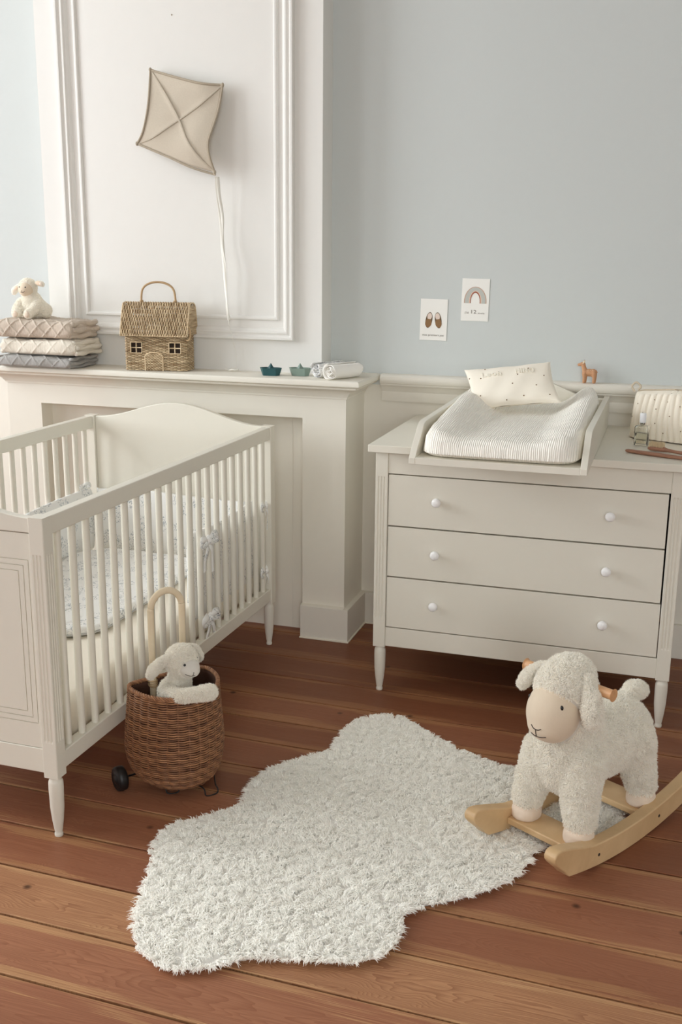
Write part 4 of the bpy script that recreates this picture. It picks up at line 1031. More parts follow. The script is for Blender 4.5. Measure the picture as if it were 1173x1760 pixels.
# ------------------------------------------------------------------ two rolled muslin cloths
M_cloth = plain('white_muslin_cloth', srgb(243, 241, 236), 0.9, 120, 0.35, 0.01, spec=0.1, sheen=0.1, bdist=0.002); 
def cloth_print():
    t = NT('white_muslin_with_grey_lines'); v = t.coord('Object'); w = t.noise(v, 60, 2, 0.5, 1.5)
    m = t.math('LESS_THAN', t.math('ABSOLUTE', t.math('SUBTRACT', w, 0.5)), 0.022)
    c = t.mixc(t.math('MULTIPLY', m, 0.75), srgb(242, 242, 240), srgb(120, 124, 134)); t.l(c, t.b.inputs['Base Color']); t.b.inputs['Roughness'].default_value = 0.9; t.bump(t.noise(v, 90, 3), 0.35, 0.002); return t.m
M_cloth2 = cloth_print()
def roll(label, p0, p1, r, m, turns=4.2, seed=0, squash=0.9, m_end=None):
    p0, p1 = np.array(p0, float), np.array(p1, float); d = p1 - p0; L_ = np.linalg.norm(d); rz = math.atan2(d[1], d[0])
    t = thing('rolled_cloth', label, 'rolled cloth', (p0[0], p0[1], MZ + 0.0006), rz, 'rolled muslin cloths on the shelf end')
    th = np.linspace(0.6, turns * 2 * PI, 150); thk = r * 0.9 / (turns + 0.4); rad = 0.003 + (r - 0.003) * th / th[-1]
    xs_ = np.linspace(0, 1, 26); P = np.zeros((len(xs_), len(th), 3))
    rr = np.random.default_rng(seed)
    for i, u in enumerate(xs_):
        e = min(u, 1 - u) * L_; pull = 0.0035 * math.sin(u * 17 + seed) * 0
        wob = 1 + 0.025 * np.sin(th * 1.5 + u * 6 + seed) + 0.02 * math.sin(u * 11 + seed)
        ex = L_ * u + (0.006 * np.sin(th * 1.3 + seed) + 0.004 * np.cos(th * 2.9)) * (1 if u in (0., 1.) else math.exp(-e / .008)) * (1 if u > .5 else -1)
        P[i, :, 0] = ex; P[i, :, 1] = rad * wob * np.cos(th); P[i, :, 2] = r * squash + rad * wob * np.sin(th) * squash
    P[..., 2] -= min(P[..., 2].min(), 0) - 0.0002
    g = grid(P); obj('wound_cloth', g, m, t, solid=0.0028)
    # soft outer wrap
    return t
roll('white rolled muslin cloth at the front edge of the shelf end', (-1.160, 3.572, 0), (-1.092, 3.705, 0), 0.031, M_cloth, seed=1)
roll('grey-lined white rolled muslin cloth behind the plain white roll', (-1.222, 3.610, 0), (-1.160, 3.735, 0), 0.030, M_cloth2, seed=5)

# ------------------------------------------------------------------ three cable knit blankets
def knit_mat(name, c):
    t = NT(name); v = t.coord('Object'); n = t.noise(v, 60, 4)
    w = t.n('ShaderNodeTexWave', wave_type='BANDS', bands_direction='X'); w.inputs['Scale'].default_value = 75; w.inputs['Distortion'].default_value = 2.0; t.l(v, w.inputs['Vector'])
    lo = tuple(q * 0.93 for q in c[:3]) + (1,); t.l(t.mixc(n, lo, c), t.b.inputs['Base Color']); t.b.inputs['Roughness'].default_value = 0.95; t.b.inputs['Specular IOR Level'].default_value = 0.1; t.b.inputs['Sheen Weight'].default_value = 0.2
    t.bump(t.math('ADD', w.outputs[0], n), 0.5, 0.0018); return t.m
def blanket(label, x0, x1, y0, y1, z0, z1, m, tilt=0.0, seed=0, per=0.056, amp=0.0032, lay=3):
    cx_, cy_ = (x0 + x1) / 2, (y0 + y1) / 2
    t = thing('knit_blanket', label, 'blanket', (cx_, cy_, z0), 0, 'folded knit blankets at the left end of the shelf'); t.rotation_euler = (0, tilt, 0)
    hx, hy, hz = (x1 - x0) / 2, (y1 - y0) / 2, (z1 - z0) / 2
    ns = 220; a = np.linspace(0, 2 * PI, ns, endpoint=False); c_, s_ = np.cos(a), np.sin(a)
    Y = hy * np.sign(c_) * np.abs(c_) ** 0.30; Zc = hz * np.sign(s_) * np.abs(s_) ** 0.55
    s = np.concatenate([[0], np.cumsum(np.hypot(np.diff(Y), np.diff(Zc)))])
    nrm = np.stack([np.gradient(Zc), -np.gradient(Y)], 1); nrm /= np.linalg.norm(nrm, axis=1)[:, None] + 1e-9
    xs_ = np.linspace(-hx, hx, 200); P = np.zeros((len(xs_), ns, 3))
    for i, x in enumerate(xs_):
        e = hx - abs(x); f = 1 - 0.45 * math.exp(-(e / 0.010) ** 1.5); fy = 1 - 0.04 * math.exp(-e / 0.01)
        A_ = ((x + s) / per) % 1; B_ = ((x - s) / per) % 1
        ra = np.maximum(np.exp(-((A_ - .5) / .075) ** 2), np.exp(-((B_ - .5) / .075) ** 2))
        off = amp * ra * (1 - math.exp(-e / .01)) + 0.003 * np.sin(x * 21 + seed + s * 8) + 0.0022 * np.sin(x * 47 + s * 23 + seed)
        P[i, :, 0] = x; P[i, :, 1] = Y * fy + nrm[:, 0] * off; P[i, :, 2] = hz + Zc * f + nrm[:, 1] * off * (np.where(s_ < -0.3, 0.1, 1))
    P[..., 2] = np.maximum(P[..., 2], 0.0004)
    g = grid(P, cv=True); g.F.append(np.arange(ns)[None]); g.Mi.append(np.array([0])); g.F.append((np.arange(ns) + (len(xs_) - 1) * ns)[::-1][None]); g.Mi.append(np.array([0]))
    obj('knit_fold', g, m, t, fixn=True)
    # folded layer edges showing at the two ends
    for sx in (-1, 1):
        for k in range(lay):
            g = G()
            zc = 2 * hz * (k + 0.5) / lay; ys = np.linspace(-hy * .90, hy * .90, 40)
            xx = sx * (hx - .004 + .006 * np.sin(ys * 40 + k * 2 + seed) + (.004 if k == 1 else 0))
            sweep(np.stack([xx, ys, zc + .002 * np.sin(ys * 60 + k)], 1), N=(0, 0, 1), ru=hz / lay * 0.92, rv=0.010, sides=10, g=g)
            obj('layer_edge', g, m, t, fixn=True)
    return t
by0, by1 = 3.512, 3.715
blanket('grey cable knit blanket, bottom of the folded stack on the shelf', -2.505, -2.180, by0, by1, MZ + .0006, 1.042, knit_mat('grey_knit', srgb(168, 166, 163)), 0, 1, .060, .0026, 3)
blanket('off-white cable knit blanket in the middle of the folded stack', -2.482, -2.158, by0 + .006, by1, 1.0465, 1.106, knit_mat('off_white_knit', srgb(232, 225, 211)), 0, 4, .066, .0022, 3)
blanket('beige cable knit blanket on top of the folded stack', -2.515, -2.168, by0 + .003, by1, 1.1105, 1.178, knit_mat('beige_knit', srgb(204, 190, 175)), 0.0, 8, .058, .0042, 3)

# ------------------------------------------------------------------ fleece materials
def fibre_mat(name, lo, hi, trans, sheen=1.0):
    t = NT(name); a = t.n('ShaderNodeAttribute', attribute_name='tint'); c = t.mixc(a.outputs['Fac'], lo, hi)
    d = t.n('ShaderNodeBsdfDiffuse'); tr = t.n('ShaderNodeBsdfTranslucent'); mx = t.n('ShaderNodeMixShader'); mx.inputs[0].default_value = trans
    t.l(c, d.inputs[0]); t.l(c, tr.inputs[0]); sh = t.n('ShaderNodeBsdfSheen'); sh.inputs['Color'].default_value = (0.47 * sheen, 0.45 * sheen, 0.43 * sheen, 1); sh.inputs['Roughness'].default_value = 0.7
    ad = t.n('ShaderNodeAddShader'); t.l(d.outputs[0], ad.inputs[0]); t.l(sh.outputs[0], ad.inputs[1]); t.l(ad.outputs[0], mx.inputs[1]); t.l(tr.outputs[0], mx.inputs[2])
    t.l(mx.outputs[0], t.t.nodes['Material Output'].inputs[0]); t.t.nodes.remove(t.b); return t.m
M_fleece = fibre_mat('ivory_fleece', srgb(250, 247, 241), srgb(255, 254, 250), 0.5, 0.6)
M_rug = fibre_mat('white_shaggy_pile', srgb(250, 249, 246), srgb(255, 255, 253), 0.5)
M_face = plain('beige_plush_face', srgb(224, 208, 186), 0.9, 260, 0.1, 0.03, spec=0.1, sheen=0.25)
M_hoof = plain('beige_plush_hoof', srgb(232, 215, 197), 0.9, 260, 0.1, 0.03, spec=0.1, sheen=0.25)
M_earin = plain('peach_ear_lining', srgb(238, 216, 194), 0.9, 200, 0.1, 0.02, spec=0.1)
M_eye = plain('black_eye', srgb(24, 20, 20), 0.2); M_thread = plain('dark_brown_thread', srgb(60, 46, 38), 0.8)
M_birch = wood_mat('pale_varnished_birch', srgb(204, 170, 126), srgb(222, 190, 146), 120, (1, 1, 1), 0.4)
M_grip = wood_mat('warm_beech_dowel', srgb(206, 156, 112), srgb(222, 174, 128), 150, (1, 10, 10), 0.35)

# ------------------------------------------------------------------ rocking sheep (own frame: x = its left, y = backwards)
SH = (-0.1215, 2.5309, 0.0); SHR = math.radians(-30)
sheep = thing('rocking_sheep', 'white fleece rocking sheep with beige face on curved pale wooden rockers', 'rocking toy', SH, SHR)
def zlow(s): return s * s / 2.3
def rocker(x0, x1):
    ss = np.linspace(-0.40, 0.245, 60)
    low = [(-s, zlow(s) + 0.0002) for s in ss]                       # underside, rear to front (y = -s)
    tip = [(-0.258, 0.028), (-0.276, 0.036), (-0.292, 0.052), (-0.305, 0.072), (-0.3135, 0.090), (-0.3145, 0.101), (-0.308, 0.108), (-0.296, 0.110), (-0.275, 0.106), (-0.250, 0.0985), (-0.222, 0.090), (-0.195, 0.082)]
    tip = [(-0.252, 0.0275), (-0.262, 0.035), (-0.276, 0.050), (-0.292, 0.064), (-0.3065, 0.078), (-0.3140, 0.088), (-0.3155, 0.098), (-0.311, 0.1065), (-0.302, 0.111), (-0.288, 0.1105), (-0.262, 0.1035), (-0.235, 0.0955), (-0.205, 0.085)]
    upp = [(-s, zlow(s) + 0.0600) for s in np.linspace(0.16, -0.39, 44)]
    end = [(0.398, zlow(.39) + 0.056), (0.405, zlow(.40) + 0.03)]
    return prism(low + tip + upp + end, x0, x1, axis='x')
for x0 in (0.104, -0.138):
    ro = obj('rocker', rocker(x0, x0 + 0.034), M_birch, sheep, smooth=False, bevel=0.004, seg=3, fixn=True)
    g = G(); sx = 1 if x0 > 0 else -1; xf = x0 + 0.034 if sx > 0 else x0
    for yy in (-0.135, 0.135):
        k = lathe([(0.0, -0.001), (.0042, -0.001), (.0042, 0.0006), (.0, 0.0006)], 14); V_ = k.V[0]; k.V[0] = np.stack([V_[:, 2] * sx + xf, V_[:, 0] + yy, V_[:, 1] + 0.038], 1)
        obj('screw_hole', k, M_thread, ro)
for y0, y1 in ((-0.185, -0.098), (0.090, 0.178)):
    obj('cross_board', box(-0.1045, 0.1045, y0, y1, 0.034, 0.052), M_birch, sheep, smooth=False, bevel=0.004, seg=3)
g = G()
ellipsoid((0, 0.035, 0.236), (0.094, 0.165, 0.094), g=g); ellipsoid((0, 0.112, 0.236), (0.096, 0.100, 0.096), g=g); ellipsoid((0, -0.075, 0.236), (0.092, 0.100, 0.108), g=g)
limb([(0, -0.072, 0.28, 0.082), (0, -0.098, 0.35, 0.072), (0, -0.108, 0.40, 0.070)], g, 6)
ellipsoid((0, -0.116, 0.420), (0.072, 0.082, 0.076), g=g); ellipsoid((0, -0.106, 0.450), (0.060, 0.066, 0.050), g=g)
for sx in (-1, 1):
    limb([(sx*0.056, -0.105, 0.23, 0.055), (sx*0.068, -0.128, 0.165, 0.045), (sx*0.079, -0.136, 0.106, 0.038)], g, 7)
    limb([(sx*0.050, 0.112, 0.23, 0.064), (sx*0.064, 0.130, 0.165, 0.047), (sx*0.078, 0.137, 0.106, 0.038)], g, 7)
V, F = fuse(g, 0.0055, 8, 0.6)
V[:, 0] += 0.002 * noise3(V, 9, 3) + 0.0016 * noise3(V, 32, 13); V[:, 2] += 0.002 * noise3(V, 9, 4) + 0.0016 * noise3(V, 32, 14); V[:, 1] += 0.0014 * noise3(V, 30, 15)
fc_c, fc_r = np.array([0, -0.162, 0.372]), np.array([0.064, 0.068, 0.078])
def outside_face(P):
    d = (((P - fc_c) / (fc_r + 0.004)) ** 2).sum(1)
    return ~((d < 1.0) & (P[:, 1] < -0.10) & (P[:, 2] < 0.42))
body = obj('fleece_body', furry(V, F, 95000, 0.0080, 0.0012, lean=1.0, droop=0.35, keep=outside_face, clump=38), M_fleece, sheep)
# face: smooth plush muzzle set under the fleece cap
g = G(); ellipsoid(fc_c, fc_r, nu=40, nv=28, g=g); ellipsoid((0, -0.184, 0.348), (0.050, 0.046, 0.044), g=g, nu=24, nv=16)
V, F = fuse(g, 0.004, 10, 0.6); g = G().add(V, F); face = obj('face', g, M_face, sheep)
FV = V
def face_y(x, z):
    d = (FV[:, 0] - x) ** 2 + (FV[:, 2] - z) ** 2; k = np.where(FV[:, 1] < -0.15)[0]; j = k[np.argsort(d[k])[:4]]; return FV[j, 1].mean()
for sx in (-1, 1):
    yy = face_y(sx * 0.046, 0.406); obj('eye', ellipsoid((sx * 0.0455, yy + 0.0028, 0.406), (0.0058, 0.0042, 0.0062), (0, 0, -sx * 0.5), 16, 12), M_eye, face)
def stitch(pts, r=0.0011, par=face):
    q = catmull([(x, face_y(x, z) - 0.0006, z) for x, z in pts], 4); q[:, 1] = [face_y(p[0], p[2]) - 0.0008 for p in q]
    k = np.convolve(np.pad(q[:, 1], 2, 'edge'), np.ones(5) / 5, 'valid'); q[:, 1] = k
    return sweep(q, r, 6)
obj('nose_stitch', stitch([(-0.014, 0.354), (-0.008, 0.348), (0.0, 0.346), (0.008, 0.347), (0.014, 0.351)]), M_thread, face)
obj('nose_stitch', stitch([(0, 0.346), (0, 0.338), (0, 0.328)]), M_thread, face)
obj('mouth_stitch', stitch([(-0.017, 0.330), (-0.008, 0.3275), (0.0, 0.3265), (0.012, 0.3275), (0.024, 0.331)]), M_thread, face)
# ears
def ear_pts(sx):
    return [(sx*0.062, -0.118, 0.478, 0.016), (sx*0.086, -0.130, 0.455, 0.019), (sx*0.098, -0.135, 0.425, 0.022), (sx*0.100, -0.136, 0.395, 0.019)]
for sx in (-1, 1):
    g = G()
    if sx > 0:
        limb([(0.060, -0.118, 0.462, 0.013), (0.084, -0.134, 0.430, 0.019), (0.096, -0.142, 0.396, 0.023), (0.098, -0.144, 0.378, 0.019)], g, 6)
    else:
        limb([(-0.054, -0.116, 0.458, 0.010), (-0.082, -0.119, 0.447, 0.0125), (-0.108, -0.122, 0.420, 0.0145), (-0.124, -0.124, 0.394, 0.0120)], g, 6)
    V, F = fuse(g, 0.004, 5, 0.5)
    obj('ear', furry(V, F, 9000, 0.008, 0.0010, keep=None, clump=40), M_fleece, sheep)
g = G(); limb([(0, 0.150, 0.292, 0.017), (0, 0.170, 0.314, 0.020), (0.004, 0.192, 0.328, 0.022), (0.010, 0.210, 0.324, 0.018)], g, 6)
V, F = fuse(g, 0.004, 4, 0.5); obj('tail', furry(V, F, 11000, 0.0095, 0.0011, clump=40), M_fleece, sheep)
for sx in (-1, 1):
    for yy in (-0.138, 0.139):
        g = G(); ellipsoid((sx*0.079, yy, 0.066), (0.036, 0.038, 0.030), g=g, p=0.8); ellipsoid((sx*0.079, yy - .004, 0.060), (0.034, 0.038, 0.018), g=g)
        V, F = fuse(g, 0.003, 5, 0.5); V[:, 2] = np.maximum(V[:, 2], 0.0522); obj('hoof', G().add(V, F), M_hoof, sheep)
hb = sweep(np.array([(-0.128, -0.108, 0.440), (-0.05, -0.108, 0.440), (0.05, -0.108, 0.440), (0.128, -0.108, 0.440)]), 0.0125, 24)
obj('grip_bar', hb, M_grip, sheep, bevel=0.0035, seg=3)
g = G(); limb([(-0.075, -0.04, 0.305, 0.012), (0, -0.035, 0.345, 0.012), (0.075, -0.04, 0.305, 0.012)], g, 6)

# ------------------------------------------------------------------ shaggy rug
rug_pts = [(-1.017, 1.784), (-1.052, 1.88), (-1.078, 1.976), (-1.125, 2.09), (-1.118, 2.18), (-1.058, 2.246), (-1.000, 2.326), (-1.010, 2.439), (-0.985, 2.554), (-0.916, 2.643), (-0.868, 2.70), (-0.870, 2.80), (-0.860, 2.90), (-0.805, 2.972), (-0.720, 2.985), (-0.608, 2.90), (-0.486, 2.817), (-0.340, 2.752), (-0.250, 2.705), (-0.138, 2.690), (-0.044, 2.640), (-0.026, 2.560), (-0.077, 2.470), (-0.174, 2.420),
           (-0.219, 2.377), (-0.243, 2.264), (-0.283, 2.186), (-0.364, 2.105), (-0.440, 2.050), (-0.470, 2.000), (-0.462, 1.930), (-0.475, 1.860), (-0.545, 1.812), (-0.654, 1.785), (-0.738, 1.760), (-0.825, 1.700), (-0.898, 1.681), (-0.970, 1.715)]
RP = catmull(rug_pts, 6, closed=True)
def inside(P, poly):
    x, y = P[:, 0], P[:, 1]; c_ = np.zeros(len(P), bool); n_ = len(poly); j = n_ - 1
    for i in range(n_):
        xi_, yi_ = poly[i]; xj, yj = poly[j]
        m = ((yi_ > y) != (yj > y)) & (x < (xj - xi_) * (y - yi_) / (yj - yi_ + 1e-12) + xi_); c_ ^= m; j = i
    return c_
def make_rug():
    g = G(); cen = RP.mean(0)
    ring = lambda k, z: np.c_[cen + (RP - cen) * k, np.full(len(RP), z)]
    P = np.array([ring(0.975, 0.0006), ring(0.985, 0.006), ring(0.975, 0.012), ring(0.955, 0.015)]); base = g.n
    grid(P, g, cv=True, flip=True, tint=0.1); n_ = len(RP)
    g.F.append((base + np.arange(n_)[::-1])[None]); g.Mi.append(np.array([0])); g.F.append((base + 3 * n_ + np.arange(n_))[None]); g.Mi.append(np.array([0]))
    N = 120000; lo, hi = RP.min(0), RP.max(0); Q = lo + (hi - lo) * RNG.random((int(N * 2.1), 2)); Q = Q[inside(Q, RP)][:N]
    # distance and outward direction from the outline
    d = np.full(len(Q), 9.0); od = np.zeros((len(Q), 2))
    nrm = np.roll(RP, -1, 0) - np.roll(RP, 1, 0); nrm = np.stack([nrm[:, 1], -nrm[:, 0]], 1); nrm /= np.linalg.norm(nrm, axis=1)[:, None]
    ar = 0.5 * np.sum(RP[:, 0] * np.roll(RP[:, 1], -1) - np.roll(RP[:, 0], -1) * RP[:, 1]); nrm *= np.sign(ar)
    for i in range(len(RP)):
        di = np.hypot(Q[:, 0] - RP[i, 0], Q[:, 1] - RP[i, 1]); m = di < d; d[m] = di[m]; od[m] = nrm[i]
    # locks: every fibre leans towards the tip of its nearest lock
    K = 4200; cl = lo + (hi - lo) * RNG.random((K, 2)); cell = 0.03; bins = {}
    for k, c_ in enumerate(cl): bins.setdefault((int(c_[0] // cell), int(c_[1] // cell)), []).append(k)
    near = np.zeros(len(Q), int)
    for i, q in enumerate(Q):
        bx_, by_ = int(q[0] // cell), int(q[1] // cell); cand = [k for ax in (-1, 0, 1) for ay in (-1, 0, 1) for k in bins.get((bx_ + ax, by_ + ay), [])]
        if cand: cc = cl[cand]; near[i] = cand[int(np.argmin(((cc - q) ** 2).sum(1)))]
    lean = RNG.normal(size=(K, 2)) * 0.55; hgt = 0.8 + 0.4 * RNG.random(K); tn = RNG.random(K)
    tgt = cl[near] + lean[near] * 0.012
    edge = np.clip(1 - d / 0.035, 0, 1)
    P3 = np.c_[Q, np.full(len(Q), 0.010)]
    L = 0.021 * hgt[near] * (0.8 + 0.4 * RNG.random(len(Q)))
    und = 1 + 0.14 * noise3(np.c_[Q, np.zeros(len(Q))], 5, 11); L *= und
    D1 = np.c_[(tgt - Q) / 0.030 * 1.3 + RNG.normal(size=Q.shape) * 0.40 + od * edge[:, None] * 1.0, np.ones(len(Q)) * (1 - 0.35 * edge)]; D1 /= np.linalg.norm(D1, axis=1)[:, None]
    D2 = np.c_[lean[near] * 1.3 + RNG.normal(size=Q.shape) * 0.6 + od * edge[:, None] * 0.8, 0.25 - 0.7 * edge + RNG.normal(size=len(Q)) * 0.25]; D2 /= np.linalg.norm(D2, axis=1)[:, None]
    # flattened where the rockers and boards press on it
    c_, s_ = math.cos(-SHR), math.sin(-SHR); lx = (Q[:, 0] - SH[0]) * c_ - (Q[:, 1] - SH[1]) * s_; ly = (Q[:, 0] - SH[0]) * s_ + (Q[:, 1] - SH[1]) * c_
    cap = np.full(len(Q), 9.0)
    rk = (np.abs(np.abs(lx) - 0.121) < 0.030) & (ly > -0.335) & (ly < 0.42); fz = zlow(ly); fz = np.where(ly < -0.245, 0.03 + (-0.245 - ly) * 0.75, fz)
    cap[rk] = fz[rk]
    bd = (np.abs(lx) < 0.125) & (((ly > -0.205) & (ly < -0.08)) | ((ly > 0.07) & (ly < 0.20))); cap[bd] = np.minimum(cap[bd], 0.030)
    low = cap < 0.045; L = np.where(low, np.clip(cap - 0.002, 0.001, 0.03) , L); P3[:, 2] = np.where(low, np.minimum(0.010, np.clip(cap * 0.4, 0.0005, 1)), P3[:, 2])
    D1[low] = D1[low] * [1, 1, 0.6]; 
    keep = cap > 0.003
    P3, D1, D2, L = P3[keep], D1[keep], D2[keep], L[keep]
    tuft_mesh(g, P3, D1, D2, L, 0.0012 + 0.0008 * RNG.random(len(L)), np.clip(0.25 + 0.35 * tn[near][keep] + 0.4 * RNG.random(len(L)), 0, 1))
    # the base gives way to the same pressure
    V0 = g.V[0]; lx = (V0[:, 0] - SH[0]) * c_ - (V0[:, 1] - SH[1]) * s_; ly = (V0[:, 0] - SH[0]) * s_ + (V0[:, 1] - SH[1]) * c_
    return g
rug = obj('shaggy_rug', make_rug(), M_rug)
tag(rug, 'white shaggy sheepskin-shaped rug lying on the brown floorboards', 'rug')

# ------------------------------------------------------------------ wicker trolley basket
def wicker(name, c0, c1):
    t = NT(name); a = t.n('ShaderNodeAttribute', attribute_name='tint'); n = t.noise(t.coord('Object'), 70, 4, 0.6)
    f = t.math('ADD', t.math('MULTIPLY', a.outputs['Fac'], 0.7), t.math('MULTIPLY', n, 0.35))
    t.l(t.ramp(f, [(0.15, c0), (0.85, c1)]), t.b.inputs['Base Color']); t.b.inputs['Roughness'].default_value = 0.5; t.bump(n, 0.2, 0.0008); return t.m
M_wick = wicker('brown_willow_wicker', srgb(88, 52, 34), srgb(176, 126, 88)); M_wickd = plain('dark_brown_gap_shade', srgb(74, 44, 30), 0.8, 300, 0.3, 0.2); M_wickh = wicker('pale_rattan_weave', srgb(156, 128, 92), srgb(224, 202, 166))
M_rat = wood_mat('peeled_rattan_cane', srgb(220, 201, 170), srgb(236, 221, 194), 60, (1, 1, 1), 0.4)
M_rattan2 = wood_mat('brown_cane_handle', srgb(176, 146, 108), srgb(196, 168, 130), 60, (1, 1, 1), 0.5)
M_rubber = plain('black_wheel', srgb(28, 26, 26), 0.45); M_wire = plain('black_wire', srgb(30, 28, 28), 0.4)
TB = (-1.258, 2.443, 0.0); TBR = math.atan2(0.79, 0.61)
tb = thing('wicker_trolley', 'brown D-shaped wicker trolley basket with cane handle and black wheels beside the cot', 'basket', TB, TBR)
dpl = resamp(np.c_[catmull([(-.110, .004), (-.055, .012), (0, .014), (.055, .012), (.110, .004), (.121, -.035), (.106, -.095), (.064, -.148), (0, -.168), (-.064, -.148), (-.106, -.095), (-.121, -.035)], 12, closed=True), np.zeros(144)][list(range(144)) + [0]], 181)[:-1]
dcen = np.array([0, -0.078, 0])
def prof_k(z):
    return np.interp(z, [0.026, 0.034, 0.045, 0.06, 0.09, 0.13, 0.18, 0.24, 0.30], [0.62, 0.78, 0.90, 0.985, 1.06, 1.095, 1.075, 1.03, 0.995])
def dring(z, off=0.0, k=None):
    kk = prof_k(z) if k is None else k
    P_ = dcen + (dpl - dcen) * kk
    T_ = np.roll(P_, -1, 0) - np.roll(P_, 1, 0); N_ = np.stack([T_[:, 1], -T_[:, 0], np.zeros(len(T_))], 1); N_ /= np.linalg.norm(N_, axis=1)[:, None]
    if ((P_ - dcen) * N_).sum() < 0: N_ = -N_
    P_ = P_ + N_ * (off[:, None] if hasattr(off, '__len__') else off); P_[:, 2] = z; return P_, N_
nst = 26; ph = np.arange(180) / 180 * 2 * PI
def rim_z(y): return 0.0
zs = np.arange(0.036, 0.297, 0.0063); g = G()
for k, z in enumerate(zs):
    off = 0.0042 * np.abs(np.sin(ph * nst / 2)) ** 0.8 + 0.0007 * (k % 2) - 0.001
    for q, (dz, do) in enumerate(((0, 0.0),)):
        P_, N_ = dring(z + dz, off); P_[:, 2] += 0.0006 * np.sin(ph * 5 + k)
        sweep(P_, N=N_, ru=0.0020, rv=0.0025, sides=6, closed=True, g=g, tint=np.repeat(0.35 + 0.3 * random.random() + 0.3 * np.sin(ph * 3 + k * 1.7 + q) * 0.5 + 0.15 * np.sin(ph * 17 + k * 5), 6))
    if k == 0: pass
obj('woven_wall', g, M_wick, tb)
g = G(); grid(np.array([dring(z, -0.0026)[0] for z in np.linspace(0.030, 0.298, 20)]), g, cv=True, flip=True, tint=0.0); obj('shade_backing', g, M_wickd, tb, solid=0.0012)  # added backing, its dark colour paints the shade in the weave gaps
for nm in ('stakes',):
    g = G()
    for i in range(nst):
        j = int(i * 180 / nst); pts = []
        for z in np.linspace(0.028, 0.298, 26): P_, _ = dring(z); pts.append(P_[j])
        sweep(np.array(pts), 0.0020, 6, g=g, tint=0.3 + 0.3 * random.random())
    o_ = obj('stakes', g, M_wick, tb)
g = G()
for k, kk in enumerate(np.linspace(0.06, 0.80, 22)):
    P_, N_ = dring(0.028 + 0.006 * kk ** 3, 0.0, kk * 0.98); P_[:, 2] += 0.0018 * np.cos(ph * 18 + (k % 2) * PI); sweep(P_, N=(0, 0, 1), ru=0.0017, rv=0.0030, sides=5, closed=True, g=g, tint=0.3 + 0.3 * random.random())
obj('woven_base', g, M_wick, tb)
g = G(); P_, N_ = dring(0.300)
for q in range(3):
    a = ph * 26 + q * 2 * PI / 3; R_ = P_ + N_ * (0.0034 * np.cos(a))[:, None]; R_[:, 2] += 0.0034 * np.sin(a); sweep(R_, 0.0031, 6, closed=True, g=g, tint=0.45 + 0.15 * q)
obj('braided_rim', g, M_wick, tb)
hp = [(-.0437, .001, .19), (-.0437, .001, .30), (-.0437, .001, .40), (-.0437, .001, .498)] + [(.0027 - .0464 * math.cos(q), .001, .498 + .050 * math.sin(q)) for q in np.linspace(0.15, PI - 0.15, 14)] + [(.049, .001, .498), (.049, .001, .40), (.049, .001, .30), (.049, .001, .19)]
obj('cane_handle', sweep(catmull(hp, 4), 0.0092, 18), M_rat, tb)
for x in (-.0437, .049):
    g = G()
    for q in range(4):
        a = np.linspace(0, 2 * PI, 20, endpoint=False); sweep(np.stack([x + .0115 * np.cos(a), .003 + .0145 * np.sin(a), .284 + q * .004 + .003 * np.sin(a + q)], 1), 0.0016, 6, closed=True, g=g, tint=.9)
    obj('leather_binding', g, M_rattan2, tb)
for sx in (-1, 1):
    k = lathe([(0.0, -0.014), (.012, -0.014), (.013, -.012), (.027, -.014), (.033, -.011), (.0345, -.004), (.0345, .004), (.033, .011), (.027, .014), (.013, .012), (.012, .015), (.005, .017), (0, .017)], 36); V_ = k.V[0]
    k.V[0] = np.stack([V_[:, 2] * (1 if sx > 0 else -1), V_[:, 0], V_[:, 1]], 1)
    obj('wheel', k, M_rubber, tb, loc=(sx * 0.152 if sx < 0 else 0.125, 0.0, 0.0348), fixn=True)
obj('axle', sweep(np.array([(-.160, 0, .0348), (0, 0, .0348), (.135, 0, .0348)]), 0.003, 10), M_wire, tb)
g = G(); fx, fy = 0.044, -0.140
sweep(catmull([(fx - .045, fy + .06, .024), (fx - .022, fy - .012, .0225), (fx - .018, fy - .024, .003), (fx + .012, fy - .027, .0022), (fx + .020, fy - .020, .010), (fx + .018, fy - .010, .0225), (fx + .05, fy + .06, .024)], 5), 0.0020, 8, g=g)
obj('wire_foot', g, M_wire, tb)
g = G(); sweep(catmull([(-.045, fy + .10, .024), (-.056, fy + .058, .0225), (-.055, fy + .046, .003), (-.028, fy + .038, .0022), (-.020, fy + .046, .0225), (0.01, fy + .10, .024)], 5), 0.0020, 8, g=g); obj('wire_foot', g, M_wire, tb)

# ------------------------------------------------------------------ plush lamb sitting in the basket
lb = thing('plush_lamb', 'small ivory plush lamb peeking out of the brown wicker trolley', 'plush toy', (-1.195, 2.395, 0.10))
lo_ = np.array([-1.195, 2.395, 0.10])
g = G()
ellipsoid((-1.206, 2.392, 0.225), (0.054, 0.052, 0.080), g=g); ellipsoid((-1.208, 2.388, 0.280), (0.046, 0.044, 0.046), g=g); ellipsoid((-1.200, 2.39, 0.16), (0.060, 0.060, 0.055), g=g)
limb([(-1.200, 2.388, 0.30, 0.034), (-1.190, 2.388, 0.35, 0.027)], g, 4)
ellipsoid((-1.188, 2.388, 0.378), (0.043, 0.042, 0.042), g=g); ellipsoid((-1.158, 2.372, 0.366), (0.030, 0.029, 0.027), g=g); ellipsoid((-1.146, 2.365, 0.363), (0.022, 0.022, 0.019), g=g)
limb([(-1.212, 2.352, 0.296, 0.019), (-1.160, 2.318, 0.306, 0.0165), (-1.110, 2.316, 0.320, 0.0175), (-1.078, 2.326, 0.326, 0.019)], g, 7)
V, F = fuse(g, 0.0035, 5, 0.5); FV2 = V - lo_
mz_c = np.array([-1.150, 2.368, 0.365])
